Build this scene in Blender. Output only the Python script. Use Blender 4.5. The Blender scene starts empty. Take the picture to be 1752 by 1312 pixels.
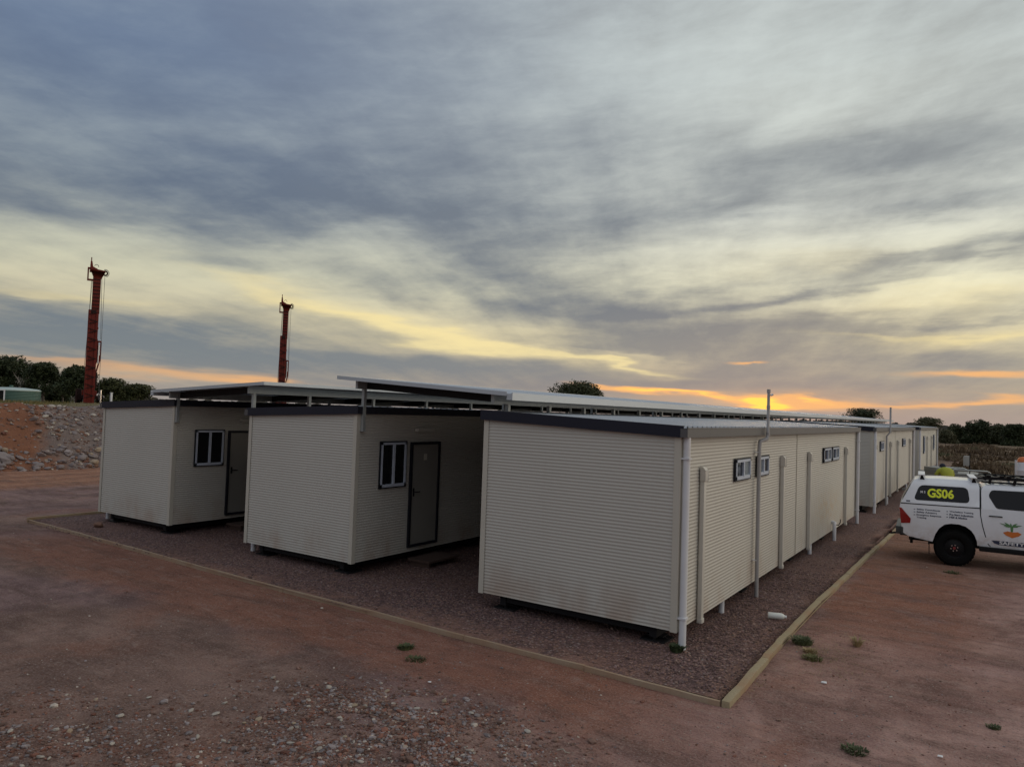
import bpy, bmesh, math, random
from mathutils import Vector, Matrix, noise

random.seed(11)
SC = bpy.context.scene
COL = SC.collection
rad = math.radians

# ---------------------------------------------------------------- camera
cam_d = bpy.data.cameras.new('camera')
cam = bpy.data.objects.new('camera', cam_d)
COL.objects.link(cam)
SC.camera = cam
F_PX, YAW, PITCH, ROLL, CAM_H = 1238.9, 0.5848, 0.03789, -0.03409, 2.95
_f = Vector((-math.sin(YAW) * math.cos(PITCH), math.cos(YAW) * math.cos(PITCH), math.sin(PITCH)))
_r = Vector((math.cos(YAW), math.sin(YAW), 0))
_u = _r.cross(_f)
_r2 = _r * math.cos(ROLL) - _u * math.sin(ROLL)
_u2 = _u * math.cos(ROLL) + _r * math.sin(ROLL)
cam.matrix_world = Matrix(((_r2.x, _u2.x, -_f.x, 0), (_r2.y, _u2.y, -_f.y, 0), (_r2.z, _u2.z, -_f.z, CAM_H), (0, 0, 0, 1)))
cam_d.sensor_fit = 'HORIZONTAL'
cam_d.sensor_width = 36.0
cam_d.lens = 36.0 * F_PX / 1752.0
cam_d.clip_start = 0.1
cam_d.clip_end = 6000

# ---------------------------------------------------------------- exposure
SC.view_settings.view_transform = 'Standard'
SC.view_settings.look = 'None'
SC.view_settings.gamma = 1.0
SC.view_settings.use_curve_mapping = False
SC.view_settings.exposure = 0.0

# ---------------------------------------------------------------- sky
SUN_AZ, SUN_EL = -13.7, 1.6        # degrees clockwise from +Y, above the horizon
# cloud masses: azimuth, elevation, half width, half height, tilt (degrees), amount
SKY_DARK = [
    (-53.9, 15.1, 13.1, 2.85, 1.6, 1.5),
    (-64.9, 21.7, 19.5, 4.68, 10.1, 0.8),
    (-67.6, 14.6, 9.3, 2.15, 10.3, 0.35),
    (-46.3, 26.9, 15.4, 3.94, 3.7, 0.7),
    (-41.4, 19.1, 15.3, 3.47, 12.5, 0.9),
    (-31.7, 21.4, 6.0, 1.83, 0.1, 0.5),
    (-48.3, 12.9, 7.2, 0.85, 14.1, 0.35),
    (-67.7, 4.2, 11.8, 1.3, 1.1, 2.0),
    (-54.6, 3.6, 14.3, 1.16, -5.5, 2.0),
    (-37.5, 3.2, 15.6, 0.83, -2.2, 1.6),
    (-19.7, 3.1, 12.2, 0.9, 0.9, 1.0),
    (-62.2, 2.6, 7.6, 0.57, 3.5, 0.5),
    (-27.5, 8.8, 9.4, 1.63, -2.6, 1.7),
    (-35.1, 12.0, 5.1, 1.35, -22.5, 0.8),
    (-15.1, 6.2, 9.4, 1.05, 2.6, 1.9),
    (-14.7, 9.1, 10.0, 0.39, 5.4, 1.3),
    (-2.6, 11.4, 6.0, 0.51, 8.7, 1.0),
    (-23.3, 5.0, 9.9, 0.91, -3.4, 1.0),
    (-30.0, 14.6, 8.7, 2.4, -9.5, 1.0),
    (-20.1, 16.9, 9.2, 2.1, 4.4, 0.7),
    (-7.0, 19.3, 11.2, 1.44, -0.6, 0.75),
    (-5.3, 4.6, 10.6, 0.73, -0.7, 1.0),
    (-6.8, 2.7, 8.8, 0.62, 0.6, 0.8),
    (-1.9, 14.7, 5.1, 0.61, 1.8, 0.4),
    (-30.1, 2.6, 14.7, 0.55, -1.5, 0.8),
    (-1.5, 7.2, 3.8, 0.23, -0.1, 0.7),
]
SKY_LIGHT = [
    (-9.8, 24.3, 11.7, 2.14, -6.1, 0.8),
    (-23.0, 26.6, 11.1, 2.96, 1.8, 0.7),
    (-56.8, 8.5, 16.3, 1.09, -1.9, 0.7),
    (-67.2, 7.7, 6.9, 0.99, 1.0, 0.7),
    (-38.8, 6.2, 10.2, 0.73, -10.0, 0.9),
    (-16.9, 12.1, 9.6, 1.12, 3.5, 1.1),
    (-58.1, 18.8, 6.5, 1.0, 4.0, 0.35),
    (-66.7, 10.6, 7.0, 0.99, 1.4, 0.35),
    (-44.7, 11.5, 9.2, 1.31, 11.0, 0.5),
    (-3.3, 9.5, 7.6, 0.87, 5.3, 1.1),
    (-30.2, 6.0, 5.0, 0.37, -3.6, 0.6),
    (-24.7, 4.5, 4.0, 0.18, -6.9, 0.8),
    (-10.1, 22.7, 2.7, 0.68, 2.1, 0.4),
    (-1.6, 13.2, 6.2, 0.84, 2.7, 0.7),
    (-31.3, 24.4, 4.7, 2.11, 35.5, 0.5),
    (-17.8, 14.5, 6.6, 0.6, 5.1, 0.5),
]
SKY_YELLOW = [
    (-40.4, 5.8, 11.1, 0.6, -10.9, 1.2),
    (-30.6, 4.6, 6.9, 0.37, -7.5, 0.9),
    (-48.1, 7.9, 13.6, 0.89, -7.1, 0.4),
    (-8.8, 11.4, 10.4, 1.07, 2.4, 0.35),
    (-1.5, 9.0, 6.2, 1.01, 3.2, 0.45),
    (-67.1, 6.5, 6.2, 0.46, 3.8, 0.5),
    (-4.6, 6.1, 6.6, 0.24, 0.8, 0.6),
    (0.1, 6.2, 3.7, 0.54, 5.2, 0.6),
    (-25.6, 4.0, 5.8, 0.23, -6.8, 0.7),
    (-54.7, 6.3, 18.5, 0.94, -1.8, 0.25),
    (-6.8, 6.8, 11.8, 2.05, 2.5, 0.3),
    (-27.9, 4.9, 21.1, 1.83, -1.4, 0.2),
]
SKY_ORANGE = [
    (-14.1, 1.2, 1.5, 0.26, 1.6, 3.0),
    (-13.8, 1.5, 11.3, 0.96, 0.3, 0.42),
    (-13.5, 1.3, 4.7, 0.3, -0.6, 0.8),
    (-19.7, 1.7, 5.5, 0.13, -4.7, 1.5),
    (-10.4, 1.6, 1.5, 0.17, -1.8, 1.7),
    (-23.7, 2.0, 4.4, 0.23, -4.5, 1.3),
    (-15.0, 4.1, 1.9, 0.09, -1.5, 1.0),
    (-58.5, 1.8, 9.3, 0.42, -1.6, 0.75),
    (-65.0, 2.3, 5.3, 0.2, 1.2, 0.35),
    (-52.1, 1.5, 6.4, 0.22, 0.4, 0.55),
    (-0.2, 3.5, 4.6, 0.35, -2.5, 1.2),
    (-4.6, 1.5, 5.4, 0.2, 1.3, 0.6),
    (0.8, 1.6, 3.6, 0.23, 1.2, 0.8),
]
world = bpy.data.worlds.new('World')
SC.world = world
world.use_nodes = True
wt = world.node_tree
wt.nodes.clear()


def build_sky(nt):
    N, Lk = nt.nodes, nt.links

    def nd(t, **kw):
        n = N.new(t)
        for k, v in kw.items():
            setattr(n, k, v)
        return n

    def put(n, i, v):
        if hasattr(v, 'is_output'):
            Lk.new(v, n.inputs[i])
        elif v is not None:
            n.inputs[i].default_value = v

    def M(op, a, b=None, c=None, clamp=False):
        n = nd('ShaderNodeMath', operation=op, use_clamp=clamp)
        put(n, 0, a); put(n, 1, b); put(n, 2, c)
        return n.outputs[0]

    def mixc(f, a, b):
        n = nd('ShaderNodeMix', data_type='RGBA')
        n.clamp_factor = True
        put(n, 0, f); put(n, 6, a); put(n, 7, b)
        return n.outputs[2]

    def ramp(v, stops):
        n = nd('ShaderNodeValToRGB')
        cr = n.color_ramp
        cr.elements[0].position, cr.elements[0].color = stops[0][0], (*stops[0][1], 1)
        cr.elements[1].position, cr.elements[1].color = stops[-1][0], (*stops[-1][1], 1)
        for p, c in stops[1:-1]:
            e = cr.elements.new(p); e.color = (*c, 1)
        Lk.new(v, n.inputs[0])
        return n.outputs[0]

    def sstep(v, lo, hi):
        n = nd('ShaderNodeMapRange', interpolation_type='SMOOTHSTEP')
        put(n, 0, v); put(n, 1, lo); put(n, 2, hi)
        return n.outputs[0]

    tc = nd('ShaderNodeTexCoord').outputs['Generated']
    sep = nd('ShaderNodeSeparateXYZ'); Lk.new(tc, sep.inputs[0])
    x, y, z = sep.outputs
    az = M('MULTIPLY', M('ARCTAN2', x, y), 57.2958)
    el = M('MULTIPLY', M('ARCSINE', z), 57.2958)
    # cloud deck seen in perspective: direction projected onto a plane overhead
    zz = M('ADD', M('MAXIMUM', z, 0.0), 0.10)
    px = M('DIVIDE', x, zz); py = M('DIVIDE', y, zz)
    comb = nd('ShaderNodeCombineXYZ'); put(comb, 0, px); put(comb, 1, py); put(comb, 2, 0.0)
    P = comb.outputs[0]

    def deck_noise(rot, sx, sy, detail, rough, dist=0.0, off=0.0):
        mp = nd('ShaderNodeMapping', vector_type='POINT')
        mp.inputs['Rotation'].default_value = (0, 0, rad(rot))
        r2 = nd('ShaderNodeVectorMath', operation='MULTIPLY')
        Lk.new(P, mp.inputs[0]); Lk.new(mp.outputs[0], r2.inputs[0])
        r2.inputs[1].default_value = (sx, sy, 1)
        ad = nd('ShaderNodeVectorMath', operation='ADD'); Lk.new(r2.outputs[0], ad.inputs[0]); ad.inputs[1].default_value = (off, off * 1.7, off)
        n = nd('ShaderNodeTexNoise', noise_dimensions='2D')
        Lk.new(ad.outputs[0], n.inputs['Vector'])
        n.inputs['Scale'].default_value = 1.0
        n.inputs['Detail'].default_value = detail
        n.inputs['Roughness'].default_value = rough
        n.inputs['Distortion'].default_value = dist
        return n.outputs[0], n.outputs[1]

    streak, _ = deck_noise(-18, 2.6, 0.5, 7, 0.56, 0.08, 3.1)     # long filaments running away from the viewer
    puff, puffc = deck_noise(10, 1.0, 0.8, 7, 0.52, 0.1, 11.0)
    # low, nearly horizontal bars: noise in azimuth / elevation
    cb = nd('ShaderNodeCombineXYZ'); put(cb, 0, M('MULTIPLY', az, 0.06)); put(cb, 1, M('MULTIPLY', el, 0.62)); put(cb, 2, 0.0)
    nb = nd('ShaderNodeTexNoise', noise_dimensions='2D'); Lk.new(cb.outputs[0], nb.inputs['Vector'])
    nb.inputs['Scale'].default_value = 1.0; nb.inputs['Detail'].default_value = 6; nb.inputs['Roughness'].default_value = 0.6; nb.inputs['Distortion'].default_value = 0.2
    bars = nb.outputs[0]
    # wispy detail
    cw = nd('ShaderNodeCombineXYZ'); put(cw, 0, M('MULTIPLY', az, 0.16)); put(cw, 1, M('MULTIPLY', M('ADD', el, M('MULTIPLY', az, -0.10)), 0.55)); put(cw, 2, 0.0)
    nw = nd('ShaderNodeTexNoise', noise_dimensions='2D'); Lk.new(cw.outputs[0], nw.inputs['Vector'])
    nw.inputs['Scale'].default_value = 1.0; nw.inputs['Detail'].default_value = 8; nw.inputs['Roughness'].default_value = 0.62; nw.inputs['Distortion'].default_value = 0.15
    wisp = nw.outputs[0]

    # warp the positions of the masses so that their edges are ragged
    wv = nd('ShaderNodeSeparateColor'); Lk.new(puffc, wv.inputs[0])
    damp = sstep(el, -2.0, 14.0)
    waz = M('ADD', az, M('MULTIPLY', M('SUBTRACT', wv.outputs[0], 0.5), M('ADD', M('MULTIPLY', damp, 10.0), 3.5)))
    wel0 = M('ADD', el, M('MULTIPLY', M('SUBTRACT', wv.outputs[1], 0.5), M('ADD', M('MULTIPLY', damp, 5.0), 0.5)))
    wel = M('ADD', wel0, M('MULTIPLY', M('SUBTRACT', bars, 0.5), M('ADD', M('MULTIPLY', damp, 1.5), 0.9)))
    cq = nd('ShaderNodeCombineXYZ'); put(cq, 0, waz); put(cq, 1, wel); put(cq, 2, 0.0)
    Q = cq.outputs[0]

    def field(blobs):
        acc = None
        for (a, e, ra, re, ro, amp) in blobs:
            mp = nd('ShaderNodeMapping', vector_type='TEXTURE')
            Lk.new(Q, mp.inputs[0])
            mp.inputs['Location'].default_value = (a, e, 0)
            mp.inputs['Rotation'].default_value = (0, 0, rad(ro))
            mp.inputs['Scale'].default_value = (ra, re, 1)
            dt = nd('ShaderNodeVectorMath', operation='DOT_PRODUCT')
            Lk.new(mp.outputs[0], dt.inputs[0]); Lk.new(mp.outputs[0], dt.inputs[1])
            g = M('POWER', 0.3679, dt.outputs['Value'])
            acc = M('MULTIPLY_ADD', g, amp, acc if acc is not None else 0.0)
        return acc

    dark, light = field(SKY_DARK), field(SKY_LIGHT)
    yel, ora = field(SKY_YELLOW), field(SKY_ORANGE)

    tex = M('ADD', M('MULTIPLY', M('SUBTRACT', streak, 0.5), 1.5), M('MULTIPLY', M('SUBTRACT', wisp, 0.5), 1.9))
    tex = M('ADD', tex, M('MULTIPLY', M('SUBTRACT', puff, 0.5), 1.1))
    fine, _ = deck_noise(-24, 6.5, 1.5, 6, 0.6, 0.1, 23.0)
    tex = M('ADD', tex, M('MULTIPLY', M('SUBTRACT', fine, 0.5), 0.45))
    sat = lambda v, k: M('SUBTRACT', 1.0, M('POWER', 0.3679, M('MULTIPLY', v, k)))
    f = M('ADD', M('SUBTRACT', M('MULTIPLY', sat(dark, 1.0), 1.25), M('MULTIPLY', sat(light, 1.1), .95)), M('ADD', M('MULTIPLY', tex, .75), 0.0))
    mask = M('MULTIPLY', M('ADD', sstep(f, -0.95, 1.25), M('MULTIPLY_ADD', f, .50, .42, clamp=True)), .5)

    right = sstep(az, -68.0, -8.0)          # the sky is brighter towards the west, right of the view
    e1 = M('DIVIDE', M('MAXIMUM', el, 0.0), 40.0)
    lit_l = ramp(e1, [(0.0, (.36, .32, .30)), (0.06, (.56, .46, .32)), (0.14, (.68, .60, .40)), (0.24, (.62, .61, .46)), (0.38, (.38, .43, .44)), (0.6, (.26, .325, .41)), (1.0, (.23, .30, .39))])
    lit_r = ramp(e1, [(0.0, (.40, .335, .30)), (0.06, (.50, .42, .31)), (0.14, (.80, .70, .45)), (0.24, (.88, .84, .61)), (0.38, (.70, .72, .65)), (0.62, (.63, .68, .655)), (1.0, (.60, .65, .64))])
    dk_l = ramp(e1, [(0.0, (.26, .25, .25)), (0.08, (.20, .23, .25)), (0.2, (.165, .20, .24)), (0.38, (.125, .165, .235)), (0.6, (.135, .19, .30)), (1.0, (.14, .19, .31))])
    dk_r = ramp(e1, [(0.0, (.32, .28, .265)), (0.08, (.245, .25, .26)), (0.2, (.205, .22, .24)), (0.38, (.215, .24, .265)), (0.6, (.32, .345, .355)), (1.0, (.32, .345, .36))])
    lit = mixc(right, lit_l, lit_r)
    dk = mixc(right, dk_l, dk_r)
    col = mixc(mask, lit, dk)
    thin = M('SUBTRACT', 1.0, M('MULTIPLY', mask, 0.6))
    yf = M('MULTIPLY', M('MULTIPLY', sstep(M('ADD', yel, M('MULTIPLY', tex, 0.18)), -0.05, 1.45), thin), 1.0)
    col = mixc(yf, col, (.95, .79, .40, 1))
    of = sstep(M('ADD', ora, M('MULTIPLY', tex, 0.12)), 0.1, 1.3)
    col = mixc(M('MULTIPLY', of, 0.85), col, (.98, .50, .19, 1))
    of2 = sstep(ora, 1.5, 3.0)
    col = mixc(of2, col, (1.3, .78, .14, 1))
    # away from the sunset the same deck is dimmer and bluer; towards the west, right of the view, it is warm and bright
    west = M('MULTIPLY', sstep(az, 2.0, 40.0), sstep(az, 112.0, 72.0))
    wcol = mixc(sstep(tex, -.4, .5), (1.8, 1.60, 1.30, 1), (1.15, 1.05, .92, 1))
    col = mixc(M('MULTIPLY', west, M('MULTIPLY', sstep(el, 65.0, 20.0), .9)), col, wcol)
    east = M('MAXIMUM', sstep(az, 80.0, 120.0), sstep(az, -85.0, -130.0))
    col = mixc(M('MULTIPLY', east, 0.9), col, mixc(sstep(tex, -.4, .5), (.47, .49, .53, 1), (.35, .37, .41, 1)))
    # low in the east, opposite the sunset, the sky is darkest
    eb = M('MULTIPLY_ADD', sstep(el, 0.0, 34.0), 0.85, 0.42)
    eb = M('MULTIPLY_ADD', M('SUBTRACT', eb, 1.0), east, 1.0)
    vs = nd('ShaderNodeVectorMath', operation='SCALE'); Lk.new(col, vs.inputs[0]); Lk.new(eb, vs.inputs[3]); col = vs.outputs[0]
    col = mixc(sstep(el, 0.0, -3.0), col, (.20, .15, .12, 1))

    sky = nd('ShaderNodeTexSky', sky_type='NISHITA')
    sky.sun_disc = False
    sky.sun_elevation = rad(SUN_EL)
    sky.sun_rotation = rad(SUN_AZ)
    # clouds are written for a background strength of 0.1
    sc = nd('ShaderNodeVectorMath', operation='SCALE'); Lk.new(col, sc.inputs[0]); sc.inputs[3].default_value = 10.0 * SKY_GAIN
    mx = mixc(0.03, sc.outputs[0], sky.outputs[0])
    bg = nd('ShaderNodeBackground'); Lk.new(mx, bg.inputs[0]); bg.inputs[1].default_value = 0.1
    out = nd('ShaderNodeOutputWorld'); Lk.new(bg.outputs[0], out.inputs[0])


SKY_GAIN = 1.0
build_sky(wt)

# ---------------------------------------------------------------- sun, low behind the cloud
sun_d = bpy.data.lights.new('sun', 'SUN')
sun_d.energy = 0.35
sun_d.angle = rad(12)
sun_d.color = (1.0, 0.72, 0.45)
sun = bpy.data.objects.new('sun', sun_d)
COL.objects.link(sun)
_sd = Vector((math.sin(rad(SUN_AZ)) * math.cos(rad(3.0)), math.cos(rad(SUN_AZ)) * math.cos(rad(3.0)), math.sin(rad(3.0))))
sun.rotation_euler = _sd.to_track_quat('Z', 'Y').to_euler()
sun.location = (-10, 40, 12)

# ================================================================ helpers
class MB:
    """Collects faces; build() links them as ONE mesh object."""
    def __init__(s):
        s.v, s.f, s.m = [], [], []

    def quad(s, pts, mi=0):
        b = len(s.v); s.v += [tuple(p) for p in pts]; s.f.append(tuple(range(b, b + len(pts)))); s.m.append(mi)

    def box(s, x0, x1, y0, y1, z0, z1, mi=0):
        b = len(s.v)
        s.v += [(x0, y0, z0), (x1, y0, z0), (x1, y1, z0), (x0, y1, z0), (x0, y0, z1), (x1, y0, z1), (x1, y1, z1), (x0, y1, z1)]
        for q in ((0, 3, 2, 1), (4, 5, 6, 7), (0, 1, 5, 4), (1, 2, 6, 5), (2, 3, 7, 6), (3, 0, 4, 7)):
            s.f.append(tuple(b + i for i in q)); s.m.append(mi)

    def hexa(s, pts, mi=0):
        """8 corner points ordered like box()."""
        b = len(s.v); s.v += [tuple(p) for p in pts]
        for q in ((0, 3, 2, 1), (4, 5, 6, 7), (0, 1, 5, 4), (1, 2, 6, 5), (2, 3, 7, 6), (3, 0, 4, 7)):
            s.f.append(tuple(b + i for i in q)); s.m.append(mi)

    def beam(s, a, c, w, h, mi=0):
        """rectangular bar from a to c, w wide, h high"""
        a, c = Vector(a), Vector(c); d = (c - a).normalized()
        up = Vector((0, 0, 1)) if abs(d.z) < 0.95 else Vector((1, 0, 0))
        sx = d.cross(up).normalized() * (w / 2); sz = sx.cross(d).normalized() * (h / 2)
        s.hexa([a - sx - sz, a + sx - sz, c + sx - sz, c - sx - sz, a - sx + sz, a + sx + sz, c + sx + sz, c - sx + sz], mi)

    def tube(s, pts, r, n=10, mi=0, caps=True):
        """round tube through points, r a number or one per point"""
        pts = [Vector(p) for p in pts]; rs = r if isinstance(r, (list, tuple)) else [r] * len(pts)
        b = len(s.v)
        ref = None
        for i, p in enumerate(pts):
            d = (pts[min(i + 1, len(pts) - 1)] - pts[max(i - 1, 0)]).normalized()
            if ref is None or abs(ref.dot(d)) > 0.98:
                ref = Vector((0, 0, 1)) if abs(d.z) < 0.9 else Vector((0, 1, 0))
            u = d.cross(ref).normalized(); w = d.cross(u)
            for k in range(n):
                a = 2 * math.pi * k / n
                s.v.append(tuple(p + (u * math.cos(a) + w * math.sin(a)) * rs[i]))
        for i in range(len(pts) - 1):
            for k in range(n):
                k2 = (k + 1) % n
                s.f.append((b + i * n + k, b + i * n + k2, b + (i + 1) * n + k2, b + (i + 1) * n + k)); s.m.append(mi)
        if caps:
            s.f.append(tuple(b + k for k in range(n))[::-1]); s.m.append(mi)
            e = b + (len(pts) - 1) * n
            s.f.append(tuple(e + k for k in range(n))); s.m.append(mi)

    def lathe(s, prof, centre, axis='Y', n=32, mi=0):
        """prof: list of (radius, along axis)"""
        b = len(s.v); cx, cy, cz = centre
        for (r, t) in prof:
            for k in range(n):
                a = 2 * math.pi * k / n
                ca, sa = math.cos(a) * r, math.sin(a) * r
                s.v.append((cx + ca, cy + t, cz + sa) if axis == 'Y' else (cx + ca, cy + sa, cz + t))
        for i in range(len(prof) - 1):
            for k in range(n):
                k2 = (k + 1) % n
                q = (b + i * n + k, b + i * n + k2, b + (i + 1) * n + k2, b + (i + 1) * n + k)
                s.f.append(q); s.m.append(mi)

    def mesh(s, name, mats, smooth=None, recalc=True):
        me = bpy.data.meshes.new(name)
        me.from_pydata(s.v, [], s.f)
        for m in (mats if isinstance(mats, (list, tuple)) else [mats]):
            me.materials.append(m)
        if any(s.m):
            me.polygons.foreach_set('material_index', s.m)
        if recalc:
            bm = bmesh.new(); bm.from_mesh(me)
            bmesh.ops.recalc_face_normals(bm, faces=bm.faces)
            bm.to_mesh(me); bm.free()
        if smooth is not None:
            me.polygons.foreach_set('use_smooth', [True] * len(me.polygons))
            if smooth < 179:
                me.set_sharp_from_angle(angle=rad(smooth))
        me.update()
        return me

    def build(s, name, mats, parent=None, smooth=None, bevel=0.0, recalc=True, loc=None):
        me = s.mesh(name, mats, smooth if not bevel else None, recalc)
        o = bpy.data.objects.new(name, me); COL.objects.link(o)
        if parent is not None:
            o.parent = parent
        if loc is not None:
            o.location = loc
        if bevel:
            bm = bmesh.new(); bm.from_mesh(me)
            bmesh.ops.remove_doubles(bm, verts=bm.verts, dist=1e-5)
            bmesh.ops.bevel(bm, geom=[e for e in bm.edges if e.is_manifold and e.calc_face_angle(0) > rad(25)], offset=bevel, segments=2, profile=0.7, affect='EDGES', clamp_overlap=True)
            bm.to_mesh(me); bm.free()
            me.polygons.foreach_set('use_smooth', [True] * len(me.polygons))
            me.set_sharp_from_angle(angle=rad(40))
        return o


def empty(name, loc, rz=0.0):
    o = bpy.data.objects.new(name, None); COL.objects.link(o)
    o.location = loc; o.rotation_euler = (0, 0, rz); o.empty_display_size = 0.3
    return o


def tag(o, label=None, cat=None, group=None, kind=None):
    if label: o['label'] = label
    if cat: o['category'] = cat
    if group: o['group'] = group
    if kind: o['kind'] = kind
    return o


def copy_of(o, loc, parent=None, rot=None, scale=None):
    c = o.copy(); COL.objects.link(c); c.location = loc
    c.parent = parent
    if rot is not None: c.rotation_euler = rot
    if scale is not None: c.scale = scale
    return c


# ================================================================ materials
class NT:
    def __init__(s, name):
        s.mat = bpy.data.materials.new(name); s.mat.use_nodes = True
        s.t = s.mat.node_tree; s.N = s.t.nodes; s.L = s.t.links
        s.b = s.N['Principled BSDF']
        s._pos = None

    def nd(s, t, **kw):
        n = s.N.new(t)
        for k, v in kw.items(): setattr(n, k, v)
        return n

    def put(s, n, i, v):
        if hasattr(v, 'is_output'): s.L.new(v, n.inputs[i])
        elif v is not None:
            if isinstance(v, tuple) and len(v) == 3 and n.inputs[i].type == 'RGBA': v = (*v, 1)
            n.inputs[i].default_value = v

    @property
    def pos(s):
        if s._pos is None: s._pos = s.nd('ShaderNodeNewGeometry').outputs['Position']
        return s._pos

    @property
    def obj(s):
        return s.nd('ShaderNodeTexCoord').outputs['Object']

    def noise(s, scale, detail=4, rough=0.55, vec=None, dist=0.0, col=False, stretch=None):
        n = s.nd('ShaderNodeTexNoise')
        v = vec if vec is not None else s.pos
        if stretch:
            m = s.nd('ShaderNodeVectorMath', operation='MULTIPLY'); s.put(m, 0, v); m.inputs[1].default_value = stretch; v = m.outputs[0]
        s.put(n, 'Vector', v)
        n.inputs['Scale'].default_value = scale; n.inputs['Detail'].default_value = detail
        n.inputs['Roughness'].default_value = rough; n.inputs['Distortion'].default_value = dist
        return n.outputs[1 if col else 0]

    def voro(s, scale, out='Distance', vec=None, feature='F1'):
        n = s.nd('ShaderNodeTexVoronoi', feature=feature); s.put(n, 'Vector', vec if vec is not None else s.pos)
        n.inputs['Scale'].default_value = scale
        return n.outputs[out]

    def M(s, op, a, b=None, c=None, clamp=False):
        n = s.nd('ShaderNodeMath', operation=op, use_clamp=clamp)
        s.put(n, 0, a); s.put(n, 1, b); s.put(n, 2, c)
        return n.outputs[0]

    def step(s, v, lo, hi, a=0.0, b=1.0):
        n = s.nd('ShaderNodeMapRange', interpolation_type='SMOOTHSTEP')
        s.put(n, 0, v); s.put(n, 1, lo); s.put(n, 2, hi); s.put(n, 3, a); s.put(n, 4, b)
        return n.outputs[0]

    def mix(s, f, a, b, mode='MIX'):
        n = s.nd('ShaderNodeMix', data_type='RGBA', blend_type=mode); n.clamp_factor = True
        s.put(n, 0, f); s.put(n, 6, a if not (isinstance(a, tuple) and len(a) == 3) else (*a, 1)); s.put(n, 7, b if not (isinstance(b, tuple) and len(b) == 3) else (*b, 1))
        return n.outputs[2]

    def xyz(s, v=None):
        n = s.nd('ShaderNodeSeparateXYZ'); s.put(n, 0, v if v is not None else s.pos)
        return n.outputs

    def bump(s, h, strength=0.5, dist=0.02):
        n = s.nd('ShaderNodeBump'); s.put(n, 'Height', h); n.inputs['Strength'].default_value = strength; n.inputs['Distance'].default_value = dist
        s.L.new(n.outputs[0], s.b.inputs['Normal'])

    def fin(s, color=None, rough=None, metal=None, spec=None):
        if color is not None: s.put(s.b, 'Base Color', color)
        if rough is not None: s.put(s.b, 'Roughness', rough)
        if metal is not None: s.put(s.b, 'Metallic', metal)
        if spec is not None: s.put(s.b, 'Specular IOR Level', spec)
        return s.mat


def plain(name, c, rough=0.5, metal=0.0, var=0.12, scale=3.0, spec=0.5, dirt=None):
    t = NT(name)
    n = t.noise(scale, 5, 0.6)
    lo = tuple(v * (1 - var) for v in c); hi = tuple(min(1, v * (1 + var)) for v in c)
    col = t.mix(n, lo, hi)
    if dirt:
        d = t.step(t.noise(scale * 0.6, 6, 0.7), 0.5, 0.75)
        col = t.mix(t.M('MULTIPLY', d, dirt[1]), col, dirt[0])
    rr = t.M('MULTIPLY_ADD', n, 0.15, rough - 0.07)
    return t.fin(col, rr, metal, spec)


def wall_mat():
    t = NT('cream_steel_cladding')
    x, y, z = t.xyz()
    big = t.noise(0.7, 3, 0.5); fine = t.noise(22, 4, 0.6)
    base = t.mix(big, (.49, .475, .43), (.56, .545, .495))
    base = t.mix(t.M('MULTIPLY', fine, 0.25), base, (.43, .40, .34))
    # red dust thrown up against the bottom of the wall, in uneven blotches
    d = t.M('MULTIPLY', t.step(z, 1.0, 0.25), t.step(t.noise(1.6, 6, 0.65, stretch=(1, 1, .6)), 0.4, 0.72))
    base = t.mix(t.M('MULTIPLY', d, 0.55), base, (.34, .22, .15))
    st = t.step(t.noise(5, 4, 0.6, stretch=(1, 1, 0.06)), 0.58, 0.8)
    base = t.mix(t.M('MULTIPLY', st, 0.16), base, (.30, .26, .20))
    # sandy splash low on the wall of the nearest long side
    sp = t.M('MULTIPLY', t.step(t.M('ABSOLUTE', t.M('SUBTRACT', y, 19.0)), 2.2, 0.3), t.M('MULTIPLY', t.step(z, 1.5, 0.9), t.step(z, 0.3, 0.8)))
    sp = t.M('MULTIPLY', sp, t.step(t.noise(9, 5, 0.7), 0.42, 0.6))
    base = t.mix(t.M('MULTIPLY', sp, 0.5), base, (.52, .36, .18))
    return t.fin(base, t.M('MULTIPLY_ADD', fine, 0.2, 0.42), 0.0, 0.4)


M_WALL = wall_mat()
M_TRIM = plain('cream_trim', (.53, .50, .43), 0.45, var=0.05)
M_PVC = plain('white_pvc', (.66, .67, .70), 0.35, var=0.06, dirt=((.40, .28, .2), .25))
M_DUCT = plain('cream_duct', (.56, .54, .49), 0.4, var=0.06, dirt=((.36, .25, .18), .2))
M_NAVY = plain('navy_fascia', (.018, .019, .031), 0.55, var=0.15, spec=.25)
M_GUTTER = plain('grey_gutter', (.095, .093, .095), 0.4, var=0.1)
M_ROOF = plain('galvanised_roof', (.44, .46, .48), 0.38, metal=0.35, var=0.12, scale=1.3, dirt=((.30, .26, .22), .35))
M_AWN = plain('awning_sheet', (.52, .56, .60), 0.33, metal=0.3, var=0.08, scale=1.0)
M_GALV = plain('galvanised_steel', (.36, .38, .38), 0.42, metal=0.4, var=0.12, scale=8)
M_DARKSTEEL = plain('dark_steel', (.016, .016, .018), 0.6, var=0.2, spec=.2)
M_GREYPVC = plain('grey_pvc', (.33, .32, .32), 0.45, var=0.1)
M_FRAME = plain('dark_frame', (.012, .013, .020), 0.5, spec=.3)
M_ALU = plain('white_aluminium', (.50, .55, .64), 0.35, var=0.05)
M_DOOR = plain('door_leaf', (.25, .24, .215), 0.5, var=0.06)
M_BLACK = plain('black_plastic', (.006, .006, .007), 0.55, spec=.25)
M_CHROME = plain('chrome', (.55, .55, .56), 0.2, metal=0.9, var=0.03)
M_CONC = plain('concrete', (.33, .32, .30), 0.9, var=0.15, scale=6)


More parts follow.
